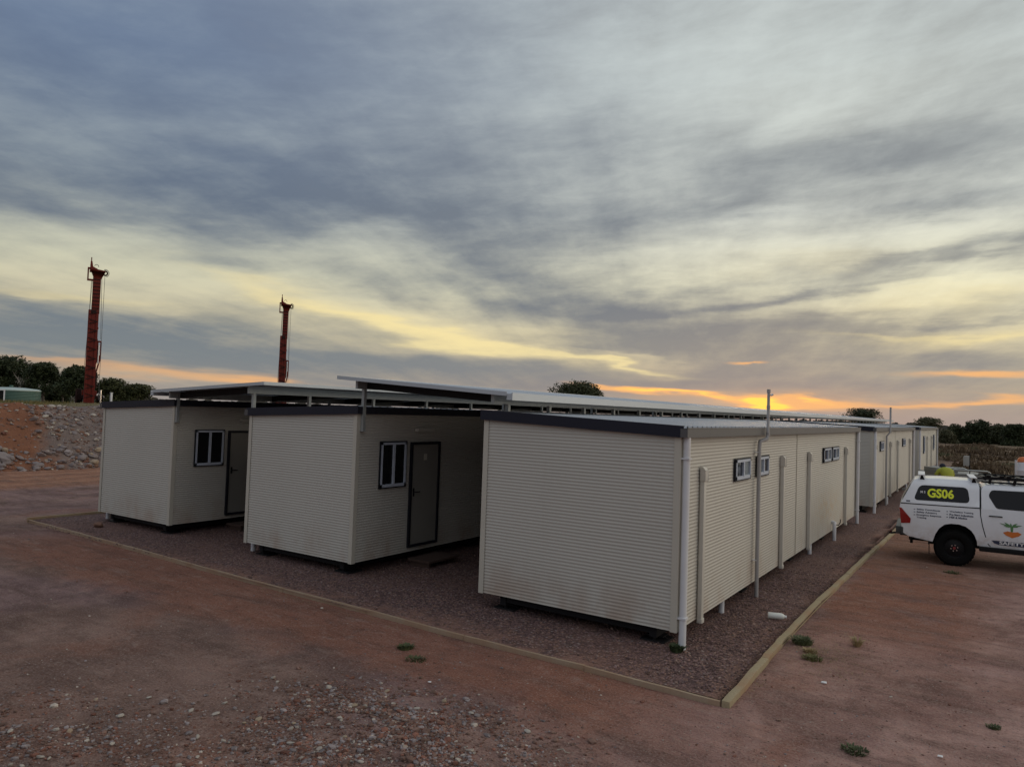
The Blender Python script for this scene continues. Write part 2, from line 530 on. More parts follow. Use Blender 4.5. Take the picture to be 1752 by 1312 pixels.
def glass_mat(name, c, rough):
    t = NT(name)
    return t.fin(t.mix(t.noise(1.2, 2), tuple(v * .7 for v in c), c), rough, 0.0, 0.5)


M_GLASS = glass_mat('dark_glass', (.008, .009, .012), 0.06)
M_BLIND = glass_mat('glass_over_blind', (.20, .23, .25), 0.15)
M_CARGLASS = glass_mat('tinted_car_glass', (.004, .004, .007), 0.08)
M_CARGLASS.node_tree.nodes['Principled BSDF'].inputs['Specular IOR Level'].default_value = .3

# wood
t = NT('weathered_timber')
g = t.noise(6, 5, 0.65, stretch=(6, 6, 6)); g2 = t.noise(1.4, 3, 0.6)
cc = t.mix(g, (.22, .17, .10), (.46, .38, .24))
cc = t.mix(t.M('MULTIPLY', t.step(g2, .45, .7), .6), cc, (.33, .17, .09))
t.bump(g, 0.4, 0.006)
M_WOOD = t.fin(cc, 0.85)
t = NT('dusty_timber')
g = t.noise(6, 5, 0.65, stretch=(6, 6, 6)); g2 = t.noise(2.2, 4, 0.6)
cc = t.mix(g, (.26, .19, .13), (.44, .34, .24))
cc = t.mix(t.M('MULTIPLY', t.step(g2, .35, .6), .6), cc, (.33, .20, .12))
t.bump(g, 0.4, 0.006)
M_WOOD_DUSTY = t.fin(cc, 0.9)


def leaf_mat(name, c0, c1):
    t = NT(name)
    n = t.noise(1.1, 3, 0.6); n2 = t.noise(9, 2, 0.5)
    col = t.mix(t.step(n, .35, .65), c0, c1)
    col = t.mix(t.M('MULTIPLY', n2, .35), col, tuple(v * 1.6 for v in c1))
    t.fin(col, 0.6, 0.0, 0.3)
    return t.mat


M_LEAF = leaf_mat('eucalypt_leaf', (.020, .029, .012), (.040, .052, .020))
M_LEAF2 = leaf_mat('olive_leaf', (.030, .038, .015), (.058, .064, .026))
M_LEAF3 = leaf_mat('dusty_leaf', (.070, .075, .040), (.10, .095, .050))
M_GRASS = leaf_mat('green_weed', (.055, .066, .03), (.085, .098, .045))
M_DRY = leaf_mat('dry_grass', (.20, .15, .075), (.33, .25, .13))
M_SCRUB = leaf_mat('brown_scrub', (.075, .048, .030), (.125, .085, .048))
M_BARK = plain('grey_bark', (.17, .14, .115), 0.9, var=0.25)
M_PALEBARK = plain('bleached_wood', (.40, .35, .29), 0.9, var=0.2)
# ================================================================ ground
def sm(a, b, x):
    t = min(1.0, max(0.0, (x - a) / (b - a))); return t * t * (3 - 2 * t)


def plateau(x, y):
    """raised ground west of the camp, falling away with distance"""
    k = sm(-32.8, -37.0, x) * (1 - sm(75, 120, y)) * sm(-30, -8, y)
    return k * (2.25 - 1.75 * sm(-55, -100, x))


def ground_z(x, y):
    r = math.hypot(x, y)
    a = min(1.0, r / 8)
    z = 0.035 * (noise.noise(Vector((x * .35, y * .35, 0))) + 0.5 * noise.noise(Vector((x * 1.1, y * 1.1, 3)))) * a
    if r > 60: z += 0.5 * sm(60, 200, r) * noise.noise(Vector((x * .01, y * .01, 7)))
    # the pad under the camp is level and just below the gravel sheet
    pad = sm(-19.2, -18.9, x) * sm(-2.12, -2.3, x) * sm(7.42, 7.66, y) * sm(66, 63, y)
    z = z * (1 - pad) - 0.03 * pad
    # shallow heap the loose stones lie on
    z += 0.10 * math.exp(-((x + 4.6) / 1.4) ** 2 - ((y - 4.9) / 0.7) ** 2) + 0.05 * math.exp(-((x + 6.6) / 1.3) ** 2 - ((y - 3.2) / 0.8) ** 2)
    return z + plateau(x, y)


def axis_steps(lo, hi, n0, n1, fine):
    out = [lo]; x = lo
    while x < hi:
        d = 0 if n0 <= x <= n1 else min(abs(x - n0), abs(x - n1))
        x += fine + d * 0.09
        out.append(min(x, hi))
    return out


xs = axis_steps(-1500, 1500, -38, 6, 0.16)
ys = axis_steps(-300, 2500, -1, 21, 0.16)
mb = MB()
nx = len(xs)
for yy in ys:
    for xx in xs:
        mb.v.append((xx, yy, ground_z(xx, yy)))
for j in range(len(ys) - 1):
    for i in range(nx - 1):
        a = j * nx + i
        mb.f.append((a, a + 1, a + nx + 1, a + nx)); mb.m.append(0)


def soil_mat():
    t = NT('red_soil')
    x, y, z = t.xyz()
    n1 = t.noise(0.22, 5, 0.6, dist=0.6); n2 = t.noise(0.9, 6, 0.65, dist=0.4); n3 = t.noise(7, 6, 0.7); n4 = t.noise(45, 4, 0.7)
    wob = t.M('MULTIPLY', t.M('SUBTRACT', n2, 0.5), 2.2)
    mauve = t.mix(t.step(n2, .3, .7), (.168, .100, .096), (.335, .215, .205))
    tan = t.mix(t.step(n2, .3, .7), (.165, .098, .080), (.325, .205, .168))
    red = t.mix(t.M('ADD', t.M('MULTIPLY', n3, .5), t.M('MULTIPLY', n2, .5)), (.175, .064, .042), (.42, .185, .118))
    base = t.mix(t.step(n1, .42, .56), mauve, tan)
    yard = t.M('MULTIPLY', t.step(t.M('ADD', x, wob), -5.5, -1.0), .65)
    base = t.mix(yard, base, t.mix(t.step(n2, .3, .7), (.30, .155, .132), (.60, .365, .315)))
    base = t.mix(t.M('MULTIPLY', t.step(t.noise(0.45, 5, 0.65, dist=.8), .52, .70), .5), base, red)
    # red earth spilled along the outside of the front edging
    yy = t.M('ADD', y, wob)
    band = t.M('MULTIPLY', t.step(yy, 5.6, 6.5), t.step(y, 9.0, 8.0))
    band = t.M('MULTIPLY', band, t.M('MULTIPLY', t.step(x, -18.5, -15.0), t.step(x, -1.6, -3.6)))
    base = t.mix(t.M('MULTIPLY', band, .85), base, red)
    # strip of red earth by the side edging and round the parked ute
    xx = t.M('ADD', x, t.M('MULTIPLY', wob, .7))
    b2 = t.M('MULTIPLY', t.step(xx, -2.3, -2.0), t.step(xx, 0.4, -0.6))
    b2 = t.M('MULTIPLY', b2, t.M('MULTIPLY', t.step(y, 9.0, 13.0), t.step(n2, .30, .52)))
    base = t.mix(t.M('MULTIPLY', b2, .95), base, red)
    b3 = t.M('MULTIPLY', t.step(y, 15.8, 17.4), t.M('MULTIPLY', t.step(y, 60, 30), t.step(x, -2.5, -1.8)))
    base = t.mix(t.M('MULTIPLY', b3, .5), base, (.27, .155, .105))
    # orange haul road at the foot of the embankment
    xr = t.M('ADD', x, t.M('MULTIPLY', wob, .5))
    rd = t.M('MULTIPLY', t.step(xr, -31.6, -30.6), t.step(xr, -24.6, -26.0))
    rut = t.M('SINE', t.M('MULTIPLY', xr, 4.2))
    road = t.mix(t.M('MULTIPLY_ADD', rut, .4, .5), (.29, .13, .078), (.43, .215, .13))
    base = t.mix(t.M('MULTIPLY', rd, .95), base, road)
    # darker oval damp patches and grey rubble west of the pad
    blot = t.M('MULTIPLY', t.step(t.noise(.55, 4, .6, dist=.3), .56, .66), t.step(x, -18, -21))
    base = t.mix(t.M('MULTIPLY', blot, .65), base, (.10, .062, .052))
    # wheel tracks in the yard
    tr = t.noise(1.0, 5, .6, vec=t.obj, stretch=(.25, 3.5, 1), dist=.3)
    base = t.mix(t.M('MULTIPLY', t.step(tr, .56, .70), .28), base, (.11, .070, .060))
    # far country: brown dry grass
    far = t.step(y, 50, 75)
    base = t.mix(far, base, t.mix(t.step(t.noise(.06, 5, .65), .38, .62), (.105, .068, .042), (.19, .145, .085)))
    plat = t.step(x, -36, -39)
    base = t.mix(t.M('MULTIPLY', plat, .8), base, (.13, .12, .06))
    trk = t.M('MULTIPLY', t.M('MULTIPLY', t.step(y, 44, 46), t.step(y, 58, 54)), t.step(x, -3, -1.5))
    base = t.mix(t.M('MULTIPLY', trk, .9), base, (.36, .33, .29))
    # soft wind and wheel smears
    sm1 = t.noise(1.0, 6, .6, stretch=(.55, 2.2, 1), dist=.5); sm2 = t.noise(2.6, 5, .65, stretch=(.6, 1.8, 1), dist=.4)
    base = t.mix(t.M('MULTIPLY', t.step(sm1, .50, .64), .36), base, (.105, .058, .048))
    base = t.mix(t.M('MULTIPLY', t.step(sm2, .54, .70), .34), base, (.40, .285, .24))
    n5 = t.noise(3.2, 7, .72)
    base = t.mix(t.M('MULTIPLY', t.step(n5, .48, .34), .42), base, (.10, .058, .048))
    base = t.mix(t.M('MULTIPLY', t.step(n5, .54, .70), .35), base, (.46, .33, .285))
    # grain and pebbles
    base = t.mix(t.M('MULTIPLY', t.step(n3, .25, .75), .35), base, t.mix(.5, base, (.07, .045, .035)), )
    base = t.mix(t.M('MULTIPLY', t.step(n4, .48, .72), .55), base, (.44, .35, .30))
    base = t.mix(t.M('MULTIPLY', t.step(n4, .48, .28), .6), base, (.07, .045, .038))
    pb = t.voro(38, 'Distance'); pc = t.nd('ShaderNodeTexVoronoi'); t.put(pc, 'Vector', t.pos); pc.inputs['Scale'].default_value = 38
    sel = t.M('MULTIPLY', t.step(t.xyz(pc.outputs['Color'])[0], .90, .93), t.step(pb, .30, .2))
    base = t.mix(t.M('MULTIPLY', sel, .8), base, (.42, .36, .31))
    h = t.M('ADD', t.M('MULTIPLY', n3, .7), t.M('ADD', t.M('MULTIPLY', n4, .35), t.M('MULTIPLY', sel, .4)))
    h = t.M('ADD', h, t.M('MULTIPLY', t.M('ADD', sm1, sm2), 2.2))
    t.bump(h, 1.0, 0.05)
    return t.fin(base, 0.95, 0.0, 0.15)


M_SOIL = soil_mat()
g = mb.build('ground', M_SOIL, smooth=180, recalc=False)
tag(g, kind='structure')

# ---------------------------------------------------------------- embankment of tipped spoil
ECL = []
mb = MB()
nu, nv = 90, 330


def emb(u, v):
    """u across (0 foot .. 1 inland), v along"""
    y = -6 + v * 72
    n = noise.noise(Vector((y * .22, 5.0, 1))); n2 = noise.noise(Vector((y * .7, 9.0, 1)))
    foot = -30.9 + 0.45 * n + 0.15 * n2
    x = foot - u * 19
    k = sm(0.0, 0.245, u)
    z = 2.47 * (0.25 * k + 0.75 * min(1, u / 0.23)) if u < 0.23 else 2.47
    z = z + 0.10 * noise.noise(Vector((x * .5, y * .5, 2))) * min(1, u * 8)
    if u > .55: z -= (u - .55) * .9
    rough = noise.noise(Vector((x * 1.6, y * 1.6, z * 1.6))) * .16 + noise.noise(Vector((x * 4, y * 4, z * 4))) * .09
    steep = 1.0 if u < .26 else .35
    z += rough * steep * min(1, u * 14)
    z += 0.12 * n * k
    if u == 0: z = -0.15
    return x, y, z


for j in range(nv + 1):
    for i in range(nu + 1):
        u = (i / nu) ** 1.7
        mb.v.append(emb(u, j / nv))
for j in range(nv):
    for i in range(nu):
        a = j * (nu + 1) + i
        mb.f.append((a, a + nu + 1, a + nu + 2, a + 1)); mb.m.append(0)


def spoil_mat():
    t = NT('tipped_spoil')
    x, y, z = t.xyz()
    n1 = t.noise(.35, 5, .6, dist=.5); n2 = t.noise(2.2, 6, .7); n3 = t.noise(9, 5, .7)
    grey = t.mix(n2, (.115, .088, .082), (.27, .215, .195))
    red = t.mix(n2, (.145, .062, .036), (.30, .14, .085))
    # red clay towards the south end and high up, grey rubble towards the north
    k = t.M('ADD', t.M('MULTIPLY', t.M('SUBTRACT', z, 1.0), .35), t.M('MULTIPLY', t.M('SUBTRACT', 15.2, y), .55))
    k = t.M('ADD', k, t.M('MULTIPLY', t.M('SUBTRACT', n1, .5), 3.0))
    base = t.mix(t.step(k, -.3, .5), grey, red)
    top = t.step(x, -36.0, -37.5)
    base = t.mix(t.M('MULTIPLY', top, .8), base, t.mix(n2, (.12, .105, .045), (.19, .16, .07)))
    base = t.mix(t.M('MULTIPLY', t.step(n3, .6, .8), .5), base, (.36, .31, .28))
    base = t.mix(t.M('MULTIPLY', t.step(n3, .42, .25), .5), base, (.05, .035, .03))
    t.bump(t.M('ADD', n2, n3), .9, .08)
    return t.fin(base, .95, 0, .15)


o = mb.build('embankment', spoil_mat(), smooth=180, recalc=True)
tag(o, kind='structure')
EMB = o

# ---------------------------------------------------------------- rocks
def rock_mesh(name, seed, sub=2, flat=.7, mat=None):
    bm = bmesh.new()
    bmesh.ops.create_icosphere(bm, subdivisions=sub, radius=1)
    rnd = random.Random(seed)
    off = Vector((rnd.uniform(0, 50), rnd.uniform(0, 50), rnd.uniform(0, 50)))
    pl = [(Vector((rnd.gauss(0, 1), rnd.gauss(0, 1), rnd.gauss(0, 1))).normalized(), rnd.uniform(.55, .85)) for _ in range(7)]
    sx, sy = rnd.uniform(.75, 1.2), rnd.uniform(.65, 1.0)
    for v in bm.verts:
        p = v.co * (1 + .18 * noise.noise(v.co * 1.2 + off))
        for nrm, dd in pl:
            e = p.dot(nrm) - dd
            if e > 0: p = p - nrm * e
        v.co = Vector((p.x * sx, p.y * sy, p.z * flat))
    me = bpy.data.meshes.new(name); bm.to_mesh(me); bm.free()
    me.materials.append(mat)
    return me


def stone_mat(name, lo, hi):
    t = NT(name)
    oi = t.nd('ShaderNodeObjectInfo').outputs['Random']
    c = t.mix(t.noise(12, 5, .65), lo, hi)
    c = t.mix(t.M('MULTIPLY', oi, .5), c, tuple((a + b) * .5 * 1.4 for a, b in zip(lo, hi)))
    c = t.mix(t.M('MULTIPLY', t.step(t.noise(3, 4, .6), .5, .7), .4), c, (.25, .14, .09))
    t.bump(t.noise(20, 5, .7), .5, .02)
    return t.fin(c, .9, 0, .2)


M_STONE = [stone_mat('grey_rock', (.13, .11, .115), (.27, .235, .23)), stone_mat('pale_rock', (.24, .215, .19), (.46, .42, .37)),
           stone_mat('brown_rock', (.12, .065, .045), (.25, .15, .11)), stone_mat('buff_rock', (.22, .17, .12), (.40, .32, .24))]
ROCKS = [[rock_mesh('rock', 10 * k + i, 2, .6 + .1 * i, M_STONE[k]) for i in range(3)] for k in range(4)]

R = random.Random(5)
# rocks one can pick out on the face of the embankment (they are parts of it)
spots = []
for i in range(190):                       # tumbled row along the foot
    spots.append((R.uniform(.004, .075), R.uniform(9.0, 18.5), R.uniform(.08, .22) * (1.7 if R.random() < .1 else 1), R.choice([0, 0, 0, 0, 2, 3])))
for i in range(60):                        # blocky knot near the top
    spots.append((R.uniform(.12, .235), R.gauss(15.6, .8), R.uniform(.08, .20), R.choice([0, 0, 1, 2])))
for i in range(40):
    spots.append((R.uniform(.03, .23), R.uniform(12, 20), R.uniform(.05, .10), R.choice([1, 3])))
for (u, y, s, k) in spots:
    x, yy, z = emb(u, (y + 6) / 72)
    o = bpy.data.objects.new('rock', R.choice(ROCKS[k])); COL.objects.link(o)
    o.parent = EMB; o.location = (x, yy, z + s * .18)
    o.rotation_euler = (R.uniform(-.5, .5), R.uniform(-.5, .5), R.uniform(0, 6.3))
    o.scale = (s, s * R.uniform(.7, 1), s * R.uniform(.6, .9))


def scatter_stones(name, pts, seed, mats, parent=None):
    """small stones joined into ONE mesh; pts: (x, y, z, size, material index)"""
    rnd = random.Random(seed)
    protos = []
    for k in range(6):
        bm = bmesh.new(); bmesh.ops.create_icosphere(bm, subdivisions=1, radius=1)
        a, b, c = rnd.uniform(.7, 1.2), rnd.uniform(.6, 1), rnd.uniform(.4, .7)
        vs = [(v.co.x * a * rnd.uniform(.8, 1.15), v.co.y * b * rnd.uniform(.8, 1.15), v.co.z * c * rnd.uniform(.8, 1.1)) for v in bm.verts]
        bm.verts.ensure_lookup_table()
        fs = [tuple(v.index for v in f.verts) for f in bm.faces]; bm.free()
        protos.append((vs, fs))
    V, Fc, Mi = [], [], []
    for (x, y, z, s, mi) in pts:
        vs, fs = rnd.choice(protos); b = len(V)
        an = rnd.uniform(0, 6.3); ca, sa = math.cos(an) * s, math.sin(an) * s; tz = rnd.uniform(-.3, .3)
        for (px, py, pz) in vs:
            V.append((x + px * ca - py * sa, y + px * sa + py * ca, z + (pz + px * tz) * s))
        for f in fs:
            Fc.append((b + f[0], b + f[1], b + f[2])); Mi.append(mi)
    me = bpy.data.meshes.new(name); me.from_pydata(V, [], Fc)
    for m in mats: me.materials.append(m)
    me.polygons.foreach_set('material_index', Mi); me.update()
    o = bpy.data.objects.new(name, me); COL.objects.link(o)
    if parent: o.parent = parent
    o['kind'] = 'stuff'
    return o


def small_stone(name, c):
    t = NT(name)
    v = t.nd('ShaderNodeTexVoronoi'); t.put(v, 'Vector', t.pos); v.inputs['Scale'].default_value = 14
    k = t.xyz(v.outputs['Color'])[0]
    return t.fin(t.mix(k, tuple(a * .55 for a in c), tuple(min(1, a * 1.35) for a in c)), .9, 0, .2)


SM = [small_stone('stone_brown', (.20, .125, .10)), small_stone('stone_red', (.20, .095, .07)), small_stone('stone_grey', (.25, .215, .215)), small_stone('stone_pale', (.40, .35, .305))]
# loose stones tipped in the foreground
pts = []
while len(pts) < 17000:
    if R.random() < .80:
        x, y = R.gauss(-4.35, .80), R.gauss(4.72, .56)
    else:
        x, y = R.gauss(-6.3, .9), R.gauss(3.05, .42)
    if x > -2.7 or y > 6.3 or x < -9: continue
    # ragged edge with bare patches
    if noise.noise(Vector((x * 1.6, y * 1.6, 4))) < -.22 and R.random() < .85: continue
    s = min(.055, max(.006, R.lognormvariate(-4.62, .50)))
    pts.append((x, y, ground_z(x, y) + s * .25, s, R.choices([0, 1, 2, 3], [.48, .22, .24, .06])[0]))
o = scatter_stones('loose_stones', pts, 3, SM)
tag(o, 'loose brown and grey stones tipped in the foreground', 'stones')
# sparse pebbles over the yard
pts = []
for i in range(15000):
    a = R.uniform(-1.45, .32); d = 4.6 + 20 * R.random() ** 1.7
    x, y = math.sin(a) * d, math.cos(a) * d
    if -19 < x < -2.2 and y > 7.5: continue
    if x < -30: continue
    s = max(.003, R.lognormvariate(-5.0, .45))
    pts.append((x, y, ground_z(x, y) + s * .2, s, R.choices([0, 1, 2, 3], [.4, .3, .2, .10])[0]))
o = scatter_stones('yard_pebbles', pts, 4, SM)
tag(o, 'small pebbles strewn over the bare red yard', 'pebbles')
pts = []
for i in range(8500):
    u, v = R.random() ** 1.3 * .25, R.uniform(.18, .5)
    x, y, z = emb(u, v)
    if y < 15 and R.random() < .6: continue
    pts.append((x, y, z, R.lognormvariate(-3.1, .45), R.choices([0, 1, 2, 3], [.35, .15, .38, .12])[0]))
scatter_stones('rubble', pts, 6, SM, EMB)
# stones big enough to be told apart in the foreground
for i in range(60):
    x, y = (R.uniform(-6.4, -3.2), R.uniform(4.1, 5.9)) if i % 3 else (R.uniform(-7.2, -5.2), R.uniform(2.7, 4.2))
    s = R.uniform(.022, .042)
    o = bpy.data.objects.new('stone', R.choice(ROCKS[R.choice([1, 1, 3, 0])])); COL.objects.link(o)
    o.parent = g
    o.location = (x, y, ground_z(x, y) + s * .3); o.scale = (s, s * R.uniform(.6, .9), s * R.uniform(.5, .8)); o.rotation_euler = (R.uniform(-.3, .3), R.uniform(-.3, .3), R.uniform(0, 6))

# ---------------------------------------------------------------- gravel pad inside the edging
def gravel_mat():
    t = NT('purple_gravel')
    n1 = t.noise(.5, 5, .6); n2 = t.noise(3, 5, .65)
    v = t.nd('ShaderNodeTexVoronoi'); t.put(v, 'Vector', t.pos); v.inputs['Scale'].default_value = 33
    k = t.xyz(v.outputs['Color'])
    st = t.mix(k[0], (.085, .050, .047), (.26, .160, .150))
    st = t.mix(t.step(k[1], .75, .95), st, (.32, .19, .14))
    st = t.mix(t.step(k[2], .93, .97), st, (.34, .27, .25))
    st = t.mix(t.M('MULTIPLY', t.step(v.outputs['Distance'], .35, .7), .7), st, (.055, .038, .037))
    c = t.mix(t.M('MULTIPLY', t.step(n1, .45, .7), .4), st, (.21, .125, .10))
    c = t.mix(t.M('MULTIPLY', t.step(n2, .5, .75), .25), c, (.14, .10, .10))
    x, y, z = t.xyz()
    e = t.M('MAXIMUM', t.M('MULTIPLY', t.step(t.M('ADD', y, t.M('MULTIPLY', n2, 1.2)), 9.0, 8.2), t.step(x, -2.9, -3.5)), t.M('MULTIPLY', t.step(x, -2.75, -2.35), .6))
    e = t.M('MULTIPLY', e, t.step(t.noise(1.3, 5, .65), .36, .58))
    e = t.M('MAXIMUM', e, t.M('MULTIPLY', t.step(t.noise(.28, 4, .6), .56, .70), .5))
    c = t.mix(t.M('MULTIPLY', e, .8), c, t.mix(n2, (.22, .115, .085), (.38, .22, .165)))
    t.bump(t.M('SUBTRACT', 1.0, v.outputs['Distance']), 1.0, .02)
    return t.fin(c, .92, 0, .2)


M_GRAVEL = gravel_mat()
mb = MB()
gx = [-18.75 + i * .3 for i in range(56)] + [-2.33]
gy = [7.66] + [8.0 + i * .35 for i in range(60)] + [29 + i * 1.5 for i in range(23)] + [63.0]
for yy in gy:
    for xx in gx:
        y2 = yy if yy > 7.7 else 7.66 + .35 * sm(-8, -18.7, xx)
        mb.v.append((xx, max(yy, y2), .022 + .014 * noise.noise(Vector((xx, yy, 0)))))
for j in range(len(gy) - 1):
    for i in range(len(gx) - 1):
        a = j * len(gx) + i
        mb.f.append((a, a + 1, a + len(gx) + 1, a + len(gx))); mb.m.append(0)
o = mb.build('gravel_pad', M_GRAVEL, smooth=180, recalc=False)
tag(o, kind='structure')
pts = []
for i in range(5200):
    x = R.uniform(-18, -2.4); y = 7.8 + 8 * R.random() ** 1.5
    if x > -3.2: y = R.uniform(7.75, 18)
    pts.append((x, y, .03, R.uniform(.010, .022), R.choices([0, 2], [.6, .4])[0]))
for i in range(1800):
    pts.append((R.uniform(-3.3, -2.35), R.uniform(7.8, 15), .03, R.uniform(.010, .022), R.choices([0, 2], [.6, .4])[0]))
GS = [small_stone('gravel_mauve', (.19, .125, .12)), SM[1], small_stone('gravel_brown', (.23, .155, .13))]
o = scatter_stones('gravel_stones', [(a, b, c, d, e) for a, b, c, d, e in pts], 8, GS)
tag(o, 'crushed mauve gravel lying loose round the cabins', 'gravel')

# ---------------------------------------------------------------- timber edging
ed = empty('timber_edging', (-2.26, 7.58, 0))
tag(ed, 'low timber edging laid end to end around the gravel pad', 'edging')


def board(p, q, w, h, mat, zc):
    p, q = Vector((*p, zc)), Vector((*q, zc))
    d = (q - p).normalized(); p2, q2 = p + d * .004, q - d * .004
    b = MB(); off = Vector((-2.26, 7.58, 0))
    n = 6; up = Vector((0, 0, 1)); sx = d.cross(up)
    for i in range(n + 1):
        c = p2.lerp(q2, i / n) - off + up * R.uniform(-.004, .004) + sx * R.uniform(-.006, .006)
        for (a, e) in ((-1, -1), (1, -1), (1, 1), (-1, 1)):
            b.v.append(tuple(c + sx * (a * w / 2) + up * (e * h / 2)))
    for i in range(n):
        for k in range(4):
            b.f.append((i * 4 + k, i * 4 + (k + 1) % 4, i * 4 + 4 + (k + 1) % 4, i * 4 + 4 + k)); b.m.append(0)
    b.f.append((0, 1, 2, 3)); b.m.append(0); b.f.append(tuple(n * 4 + k for k in range(4))); b.m.append(0)
    return b.build('board', mat, ed, bevel=.006)


front = [(-18.69, 8.03), (-16.6, 7.98), (-14.48, 7.90), (-11.9, 7.79), (-9.28, 7.70), (-7.45, 7.69), (-5.65, 7.62), (-3.9, 7.62), (-2.30, 7.575)]
for a, b in zip(front[:-1], front[1:]): board(a, b, .038, .12, M_WOOD_DUSTY, -.022)
side = [(-2.24, 7.55), (-2.28, 9.25), (-2.30, 10.3), (-2.31, 12.7), (-2.27, 15.3), (-2.24, 18.0), (-2.19, 20.6), (-2.15, 23.1), (-2.15, 26), (-2.15, 32), (-2.15, 38), (-2.15, 44)]
for a, b in zip(side[:-1], side[1:]): board(a, b, .085, .13, M_WOOD, -.012)
left = [(-18.72, 8.0), (-18.72, 10.5), (-18.72, 13.2), (-18.72, 16), (-18.72, 19)]
for a, b in zip(left[:-1], left[1:]): board(a, b, .05, .14, M_WOOD, .01)
# ================================================================ cabins
PITCH_C, DEPTH_C = 0.0465, 0.0072
ZB, ZL, ZH = 0.25, 2.69, 2.81


def corrugated_wall(name, a, b, n, zb, za_top, zb_top, parent, cols=1, origin=(0, 0)):
    """vertical sheet from plan point a to b with horizontal corrugations; n = outward normal"""
    m = MB()
    ax, ay = a; bx, by = b
    sub = 5
    rows = []
    z = zb
    while z < max(za_top, zb_top) + 1e-6:
        rows.append(z); z += PITCH_C / sub
    rows.append(max(za_top, zb_top))
    for c in range(cols + 1):
        k = c / cols; top = za_top * (1 - k) + zb_top * k
        for z in rows:
            zz = min(z, top)
            o = DEPTH_C * 0.5 * (1 + math.cos(2 * math.pi * (zz - zb) / PITCH_C))
            X_, Y_ = ax + (bx - ax) * k, ay + (by - ay) * k
            if 0 < c < cols: o += .0022 * noise.noise(Vector((X_ * 1.7 + zb, Y_ * 1.7, zz * 1.3)))     # slight waviness of thin sheet
            m.v.append((X_ + n[0] * (o - .006), Y_ + n[1] * (o - .006), zz))
    nr = len(rows)
    for c in range(cols):
        for r in range(nr - 1):
            i = c * nr + r
            m.f.append((i, i + nr, i + nr + 1, i + 1)); m.m.append(0)
    return m.build(name, M_WALL, parent, smooth=180, recalc=False)


def window(parent, X, y0, y1, z0, z1, side=1, right_blind=False, both_blind=False):
    """sliding window on a wall facing +x (side=1) or -x; local coordinates"""
    s = side
    f = MB(); t = .022
    d0, d1 = X + s * .002, X + s * .030
    lo, hi = min(d0, d1), max(d0, d1)
    f.box(lo, hi, y0, y1, z1 - t, z1); f.box(lo, hi, y0, y1, z0, z0 + t)
    f.box(lo, hi, y0, y0 + t, z0 + t, z1 - t); f.box(lo, hi, y1 - t, y1, z0 + t, z1 - t)
    w = f.build('window', M_FRAME, parent)
    a = MB(); t2 = .040; ya, yb, za, zb_ = y0 + t, y1 - t, z0 + t, z1 - t; ym = (ya + yb) / 2
    lo, hi = sorted((X + s * .004, X + s * .038))
    a.box(lo, hi, ya, yb, zb_ - t2, zb_); a.box(lo, hi, ya, yb, za, za + t2 * 1.3)
    a.box(lo, hi, ya, ya + t2, za, zb_); a.box(lo, hi, yb - t2, yb, za, zb_)
    a.box(lo, hi + .006 * (s > 0), ym - .024, ym + .024, za + t2, zb_ - t2)
    a.build('sash', M_ALU, w)
    for k, (p, q) in enumerate(((ya + t2, ym - .024), (ym + .024, yb - t2))):
        g = MB(); lo, hi = sorted((X + s * .008, X + s * .016))
        g.box(lo, hi, p, q, za + t2, zb_ - t2)
        bl = both_blind or (right_blind and k == 1) or (right_blind == -1 and k == 0)
        if right_blind == -1: bl = (k == 0)
        g.build('pane', M_BLIND if bl else M_GLASS, w)
    return w


def door(parent, X, y0, y1, z0, z1, side=1, number=None):
    f = MB(); t = .05
    lo, hi = sorted((X, X + side * .045))
    f.box(lo, hi, y0, y0 + t, z0, z1); f.box(lo, hi, y1 - t, y1, z0, z1); f.box(lo, hi, y0 + t, y1 - t, z1 - t, z1); f.box(lo, hi, y0 + t, y1 - t, z0, z0 + .05)
    d = f.build('door', M_FRAME, parent)
    lo, hi = sorted((X + side * .002, X + side * .02))
    l = MB(); l.box(lo, hi, y0 + t, y1 - t, z0 + .05, z1 - t); l.build('door_leaf', M_DOOR, d)
    h = MB(); hy = y0 + t + .07
    h.box(*sorted((X + side * .02, X + side * .028)), hy - .02, hy + .02, z0 + .95, z0 + 1.10)
    h.tube([(X + side * .02, hy, z0 + 1.03), (X + side * .07, hy, z0 + 1.03), (X + side * .07, hy + .13, z0 + 1.03)], .010, 8)
    h.build('handle', M_DARKSTEEL, d)
    if number:
        p = MB(); p.box(*sorted((X + side * .02, X + side * .024)), (y0 + y1) / 2 - .045, (y0 + y1) / 2 + .045, z0 + 1.62, z0 + 1.74)
        p.build('number_plate', M_TRIM, d)
    return d


def duct(parent, X, y, z0, z1, side=1):
    b = MB(); w = .045
    lo, hi = sorted((X + side * .010, X + side * .068))
    b.box(lo, hi, y - w, y + w, z0, z1 - .17)
    o = b.build('conduit_cover', M_DUCT, parent, bevel=.008)
    c = MB(); lo, hi = sorted((X + side * .008, X + side * .085)); w2 = w + .012
    P = [(lo, z1 - .19), (hi, z1 - .19), (hi, z1 - .045), ((lo + hi) / 2, z1), (lo, z1)]
    for yy, fl in ((y - w2, 1), (y + w2, 0)):
        q = [(px, yy, pz) for px, pz in P]; c.quad(q if fl else q[::-1])
    for i in range(5):
        a, e = P[i], P[(i + 1) % 5]
        c.quad([(a[0], y - w2, a[1]), (e[0], y - w2, e[1]), (e[0], y + w2, e[1]), (a[0], y + w2, a[1])])
    c.build('conduit_cap', M_DUCT, o, bevel=.006)
    c = MB(); c.box(lo, hi - .008, y - w - .006, y + w + .006, z0 - .01, z0 + .05); c.build('conduit_end', M_DUCT, o, bevel=.005)
    return o


